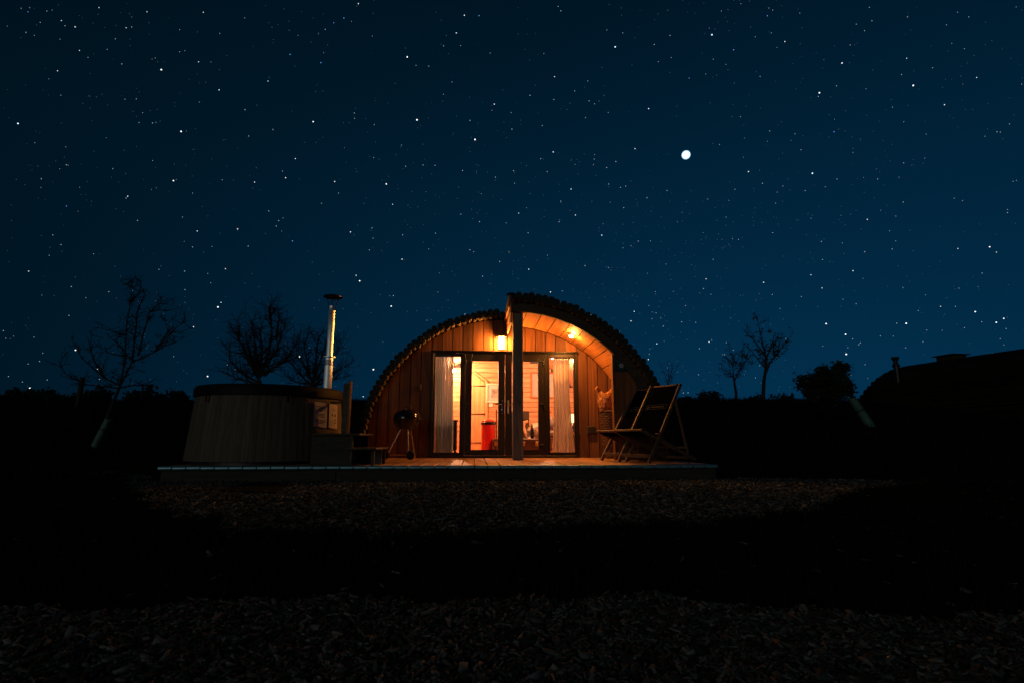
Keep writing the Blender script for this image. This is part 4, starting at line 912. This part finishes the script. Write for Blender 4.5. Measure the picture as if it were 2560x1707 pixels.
# shrubs along the top of the bank
def shrub(px, top, w, Y, label, seed, group):
    rn = random.Random(seed); c = at_dist(px, top, Y); gz_ = float(ground_z(c.x, Y)); h = max(.25, c.z - gz_)
    o = thing('shrub', label, 'shrub', (c.x, Y, gz_ - .03), 0, group); ww = w / 1324 * Y
    m = MB(); lf = MB()
    for k in range(7):
        a = rn.uniform(0, 6.28); e = Vector((rn.uniform(-.5, .5) * ww, rn.uniform(-.3, .3), h * rn.uniform(.6, 1.0))); mid = e * .5 + Vector((rn.gauss(0, .05), rn.gauss(0, .05), 0))
        m.tube([(0, 0, 0), mid, e], [.018, .012, .004], 4, False)
        for q in range(38):
            t = rn.uniform(.1, 1.02); b = (mid * (2 * t) if t < .5 else mid.lerp(e, 2 * t - 1)) + Vector((rn.gauss(0, .07), rn.gauss(0, .07), rn.gauss(0, .06)))
            u = Vector((rn.gauss(0, 1), rn.gauss(0, 1), rn.gauss(0, 1))).normalized(); v = u.orthogonal().normalized(); s_ = rn.uniform(.04, .09); lf.add([b - u * s_, b + v * s_ * .7, b + u * s_, b - v * s_ * .7], [(0, 1, 2, 3)])
    m.build('stems', TREEB, o, fix=False); lf.build('foliage', LEAFM, o, fix=False)
G1 = 'leafy shrubs in a row along the bank'
for i, (px, top, w) in enumerate(((8, 985, 40), (28, 977, 36), (48, 974, 14), (74, 973, 34), (102, 972, 26), (121, 970, 14), (138, 979, 18), (180, 990, 40), (215, 978, 22), (232, 976, 16), (249, 962, 24), (268, 975, 24), (330, 976, 26), (348, 985, 20), (364, 978, 14), (374, 960, 14), (392, 985, 18), (414, 990, 20), (440, 974, 26), (466, 983, 26))):
    k = 8 - i if i < 8 else i - 7
    nth = ('first', 'second', 'third', 'fourth', 'fifth', 'sixth', 'seventh', 'eighth', 'ninth', 'tenth', 'eleventh', 'twelfth')[k - 1]
    lab = '%s dark shrub from the fence post, counting away from the hot tub' % nth if i < 8 else '%s dark shrub from the fence post, counting towards the hot tub' % nth
    shrub(px, top, w, 20.5 + (i % 3) * .5, lab, 100 + i, G1)
G2 = 'small scrub plants on the far bank'
for i, (px, top, w, lb) in enumerate(((1716, 995, 22, 'low scrub plant near the deckchairs on the bank crest'), (1758, 978, 10, 'thin scrub plant with the brightest low star beside its tip'), (1786, 977, 10, 'thin scrub plant between bright star and slim trees'), (1886, 985, 36, 'bushy scrub plant at the foot of the tallest slim tree'), (1958, 996, 40, 'low spreading scrub plant between slim tree and leafy tree'))):
    shrub(px, top, w, 20.5, lb, 140 + i, G2)
fp = at_dist(203, 942, 17.); gz_ = float(ground_z(fp.x, 17))
o = thing('fence_post', 'lone wooden fence post in front of the shrub row', 'post', (fp.x, 17, gz_ - .1))
m = MB(); m.cbox(-.055, .055, -.055, .055, 0, fp.z - gz_ + .1, .01, Matrix.Rotation(R(3), 4, 'Y')); m.build('stake', TREEB, o)

# ------------------------------------------------------------------ second cabin on the bank
C2 = Vector((14.87, 19.3, -.21)); az2 = math.atan2(.63, 3.25); L2 = 7.
far = thing('cabin', 'distant dark cabin with log roof standing on the bank', 'cabin', C2, az2)
fr = link('roof', None, far); R2 = 3.36
shell((0, 0), R2 - .12, R2 - .055, R(181), R(-1), -L2, 0, 36).build('roof_deck', BEAM, fr)
n2 = 88
for k in range(n2):
    t = R(180) * (k + .5) / n2; o = link('roof_pole', pole_mesh(7., int(RNG.integers(0, 6)), 2), fr, (R2 * math.cos(t), -L2 + RNG.uniform(-.05, .05), R2 * math.sin(t))); o.rotation_euler = (0, RNG.uniform(0, 6.28), 0); q = RNG.uniform(1., 1.25); o.scale = (q, 1, q)
for dd, nm in ((-.02, 'end_wall'), (-L2 + .02, 'end_wall')):
    m = MB(); m.prism([((R2 - .1) * math.cos(R(180) * k / 24), (R2 - .1) * math.sin(R(180) * k / 24)) for k in range(25)], dd - .03, dd + .03); m.build(nm, CLAD, far)
ft = math.acos(-.62); m = MB(); m.lathe([(.085, -.3), (.085, .52), (.12, .53), (.12, .57), (.075, .64), (.065, .72), (.11, .80), (.12, .86)], 18, (R2 * math.cos(ft), -1.1, R2 * math.sin(ft))); m.build('chimney', BLACK, far, smooth='auto')
m = MB(); m.cbox(-.28, .28, -1.6, -1.0, R2 - .1, R2 + .20, .01); m.cbox(-.36, .36, -1.68, -.92, R2 + .201, R2 + .235, .008); m.build('roof_vent', BEAM, far)

# ------------------------------------------------------------------ stars
def star_dir(px, py):
    u = (px - 1280) / 1324; v = (853.5 - py) / 1324
    return Vector((u, math.cos(PITCH) - v * math.sin(PITCH), math.sin(PITCH) + v * math.cos(PITCH))).normalized()
PA = '878,381,3 986,717,3 944,985,3 98,674,4 1705,664,3 1193,491,2 1459,443,2 800,66,2 1107,69,2 539,43,2 978,163,1 1196,184,1 1332,99,1 1081,338,2 1006,278,1 978,284,1 687,153,2 717,149,1 628,213,1 433,277,2 584,271,1 479,314,1 313,387,2 334,114,2 354,142,1 409,148,2 219,124,1 255,62,1 284,57,1 161,44,1 115,47,1 152,66,5 141,178,1 187,195,1 326,215,1 663,350,1 331,520,1 680,542,1 742,540,1 776,615,1 757,669,1 830,671,1 1334,599,1 1354,742,1 1485,706,1 1608,865,2 1538,933,1 1555,969,2 1386,993,2 1822,990,2 1843,1053,1 1750,1108,1 1463,1150,1 1517,1203,1 1504,1232,1 1294,1248,2 1908,1264,2 1074,1259,2 993,1183,1 1048,1346,1 1227,1464,2 1131,1490,1 1147,1540,1 1939,1500,2 1958,1530,3 695,1070,2 686,1080,1 362,1123,5 287,1280,1 361,899,1 225,975,1 614,919,1 358,801,1 831,876,1 510,1383,1 268,1391,1 156,1477,2 332,1333,1 749,1202,1 718,1540,1 388,1561,1 1872,100,5 1817,126,5 1771,162,5 1579,298,5 1747,343,5 1592,1313,5 1929,617,1 1930,647,1 1951,22,2 1210,980,1 1351,1341,1 1005,1477,1 865,1468,1'
PB = '366,312,3 419,654,3 735,761,3 252,1003,3 1498,257,4 1168,419,2 1161,829,2 840,569,2 563,515,1 633,181,2 677,85,2 757,87,5 657,250,1 564,252,1 818,291,1 1110,294,1 1202,61,1 1188,37,1 1164,544,1 1034,521,1 1101,685,1 936,705,1 708,657,1 414,358,1 483,362,1 609,448,1 1278,497,1 1356,551,1 1386,567,1 1337,642,1 1460,614,1 1680,593,2 1606,811,2 1258,1031,2 1128,936,1 945,931,1 846,966,1 667,930,1 517,902,1 452,900,1 357,907,1 286,1114,2 187,680,1 183,860,1 973,1162,2 760,1208,1 658,1167,1 520,1271,1 338,1412,2 160,1362,1 180,1298,1 174,1242,5 341,1280,1 707,1361,1 728,1372,1 1024,1269,1 1129,1390,1 1027,1467,2 869,1425,1 1282,1172,2 1201,1097,1 1192,1209,1 1425,1282,2 1462,1004,1 1555,1015,1 1527,1022,1 1671,1078,1 1545,1132,1 1781,1039,1 1624,1314,1 1334,1448,1 776,1505,1 1093,866,1 1452,914,1 1502,881,1 1384,868,1 1380,898,1 1711,244,1 1797,195,1 1733,338,1 1803,315,1 1539,181,1 1453,165,1'
PC = '261,191,4 137,427,5 563,88,5 658,228,2 379,273,5 969,345,3 846,507,3 926,719,5 808,945,4 840,527,1 1357,467,3 1321,319,2 1527,572,2 1702,424,2 1107,1196,2 460,936,2 536,1000,1 769,1040,1 942,976,1 1163,976,1 1773,1345,3 1810,1374,2 1600,1354,2 1029,1475,2 800,1497,2 229,1519,2 542,1538,2 268,1413,1 405,1305,1 592,1268,1 857,1316,1 971,1324,1 1092,1372,1 863,1414,1 1242,1357,1 1261,1312,1 1228,1258,1 1262,1178,1 1303,1101,1 1580,1081,1 1626,1094,1 1870,1142,1 1870,1159,1 1732,1488,1 1901,989,1 1919,984,1 1813,719,1 1831,721,1 1881,676,1 1748,744,1 1305,665,1 1305,888,1 1244,585,1 1100,485,1 940,469,1 1293,408,1 1462,371,1 1635,267,1 1659,94,1 1598,69,1 1326,94,1 1118,42,1 1047,134,1 1091,169,1 1132,115,1 1014,247,1 739,74,1 592,57,1 571,46,1 312,62,1 419,22,1 497,202,1 584,181,1 523,418,1 416,637,1 575,715,1 713,730,1 746,817,1 302,788,1 386,1032,1 238,1085,1 1538,137,1 1917,39,1 1947,460,1'
PE = '2053,538,3 2228,579,3 2182,603,3 2142,142,2 1841,506,2 1630,609,3 1140,611,3 1259,676,3 1263,796,3 1932,506,1 1704,531,1 757,358,2 404,337,1 388,397,1 423,722,2 364,762,1 506,795,2 518,799,1 358,920,1 529,726,1 571,771,1 893,702,1 840,815,1 707,940,1 733,865,1 1120,747,1 1340,738,1 1349,727,1 1302,704,1 1273,757,1 1219,881,1 1379,859,1 1733,721,1 1627,757,1 1756,650,1 1987,636,1 2093,600,1 2243,641,1 2207,703,1 2229,739,1 1572,608,1 1551,687,1 1472,686,1 858,519,1 810,433,1 989,446,1 1047,313,1 1115,393,2 1324,490,1 1243,462,1 1610,390,1 1748,436,1 1953,394,1 2096,302,1 86,953,2 341,603,1 255,600,1 1290,924,1'
PL = '569,588,3 224,871,3 1459,414,2 735,729,2 1643,265,3 1666,231,2 1565,784,3 520,329,1 647,195,1 1394,135,1 538,112,1 315,176,1 297,671,1 212,691,1 322,610,1 750,806,1 820,151,1 1310,636,1 256,491,1 43,500,1 25,443,1 64,785,1 357,811,1 170,826,1'
PM = '970,537,3 1547,636,3 1467,848,2 1349,521,5 402,600,1'
PZ = '320,215,3 175,728,2 750,342,1 922,280,1 338,130,1'
PR = '1129,258,2 1102,335,2 1313,519,2 1516,342,1 1252,603,1 1244,647,2 1196,642,2 1241,709,2 1258,775,2 774,286,2 808,322,2 445,99,2 541,91,1 1307,270,1 1274,317,1 1366,377,1 1547,210,1 1530,919,1 1568,917,1'
stars = []
for txt, ox, oy, sc in ((PA, 0, 0, .4592), (PB, 850, 0, .4592), (PC, 1660, 0, .4592), (PE, 1600, 560, .4082), (PL, 0, 680, .3316), (PM, 440, 720, .319), (PZ, 880, 700, .3062), (PR, 1240, 700, .3062)):
    for q in txt.split(): a, b, c = map(int, q.split(',')); stars.append((ox + a * sc, oy + b * sc, c))
SD = 1500.
SM = {k: glow_mat('star_' + n, c, s, False) for k, n, c, s in ((0, 'faint', (.40, .65, .85), .28), (1, 'small', (.70, .88, 1), (.8)), (2, 'medium', (.85, .95, 1), 1.4), (3, 'bright', (.92, .97, 1), 1.8), (4, 'large_blue', (.55, .75, 1), 2), (5, 'blue', (.15, .45, 1), 1.3), (6, 'warm', (1, .62, .35), .6))}
PXR = 1 / 1324.
SR = {0: .72, 1: .82, 2: 1.12, 3: 1.75, 4: 2.0, 5: .95, 6: .8}
m = MB()
def add_star(d, rad, mi):
    rad *= (d.y * math.cos(PITCH) + d.z * math.sin(PITCH)) ** 1.5 if d.y > .2 else 1
    w = d.orthogonal().normalized(); u = d.cross(w); c = d * SD + EYE; m.mi = mi
    m.add([c + (w * math.cos(k * math.pi / 3) + u * math.sin(k * math.pi / 3)) * rad * SD * PXR for k in range(6)], [tuple(range(6))])
for px, py, k in stars:
    d = star_dir(px, py); add_star(d, SR[k] * (1 + .15 * random.uniform(-1, 1)), k)
rs = random.Random(99); cnt = 0
while cnt < 15000:                                           # the rest of the whole night sky
    zz = rs.uniform(0, 1); a = rs.uniform(0, 2 * math.pi); rr_ = math.sqrt(1 - zz * zz); d = Vector((rr_ * math.sin(a), rr_ * math.cos(a), zz)); cnt += 1
    if noise.noise(d * 4.5) + .5 * noise.noise(d * 13) < rs.uniform(-.55, .35): continue
    k = 0 if rs.random() < .86 else (6 if rs.random() < .12 else 1)
    add_star(d, SR[k] * rs.uniform(.6, 1.05) * (.8 if k else 1), k)
o = m.build('stars', [SM[k] for k in range(7)], fix=False); tag(o, kind='stuff')
PLAN = glow_mat('planet_glow', (.86, .95, 1), 1, False)
pn, pl = PLAN.node_tree.nodes, PLAN.node_tree.links
lw = pn.new('ShaderNodeLayerWeight'); lw.inputs[0].default_value = .5; lr = pn.new('ShaderNodeValToRGB')     # blue rim coloured in for the soft halo of its glow
lr.color_ramp.elements[0].position = .40; lr.color_ramp.elements[0].color = (1.1, 1.15, 1.2, 1); lr.color_ramp.elements[1].position = .88; lr.color_ramp.elements[1].color = (.005, .05, .16, 1)
e_ = lr.color_ramp.elements.new(.55); e_.color = (.40, .80, 1.1, 1)
pl.new(lw.outputs['Facing'], lr.inputs[0]); pl.new(lr.outputs[0], next(q for q in pn if q.type == 'EMISSION').inputs[0])
m = MB(); bm = bmesh.new(); bmesh.ops.create_uvsphere(bm, u_segments=32, v_segments=16, radius=10 * PXR * 1400); m.bm(bm)
tag(m.build('bright_star', PLAN, loc=EYE + star_dir(1715, 388) * 1400), 'brilliant white star, by far the largest in the night sky', 'star')
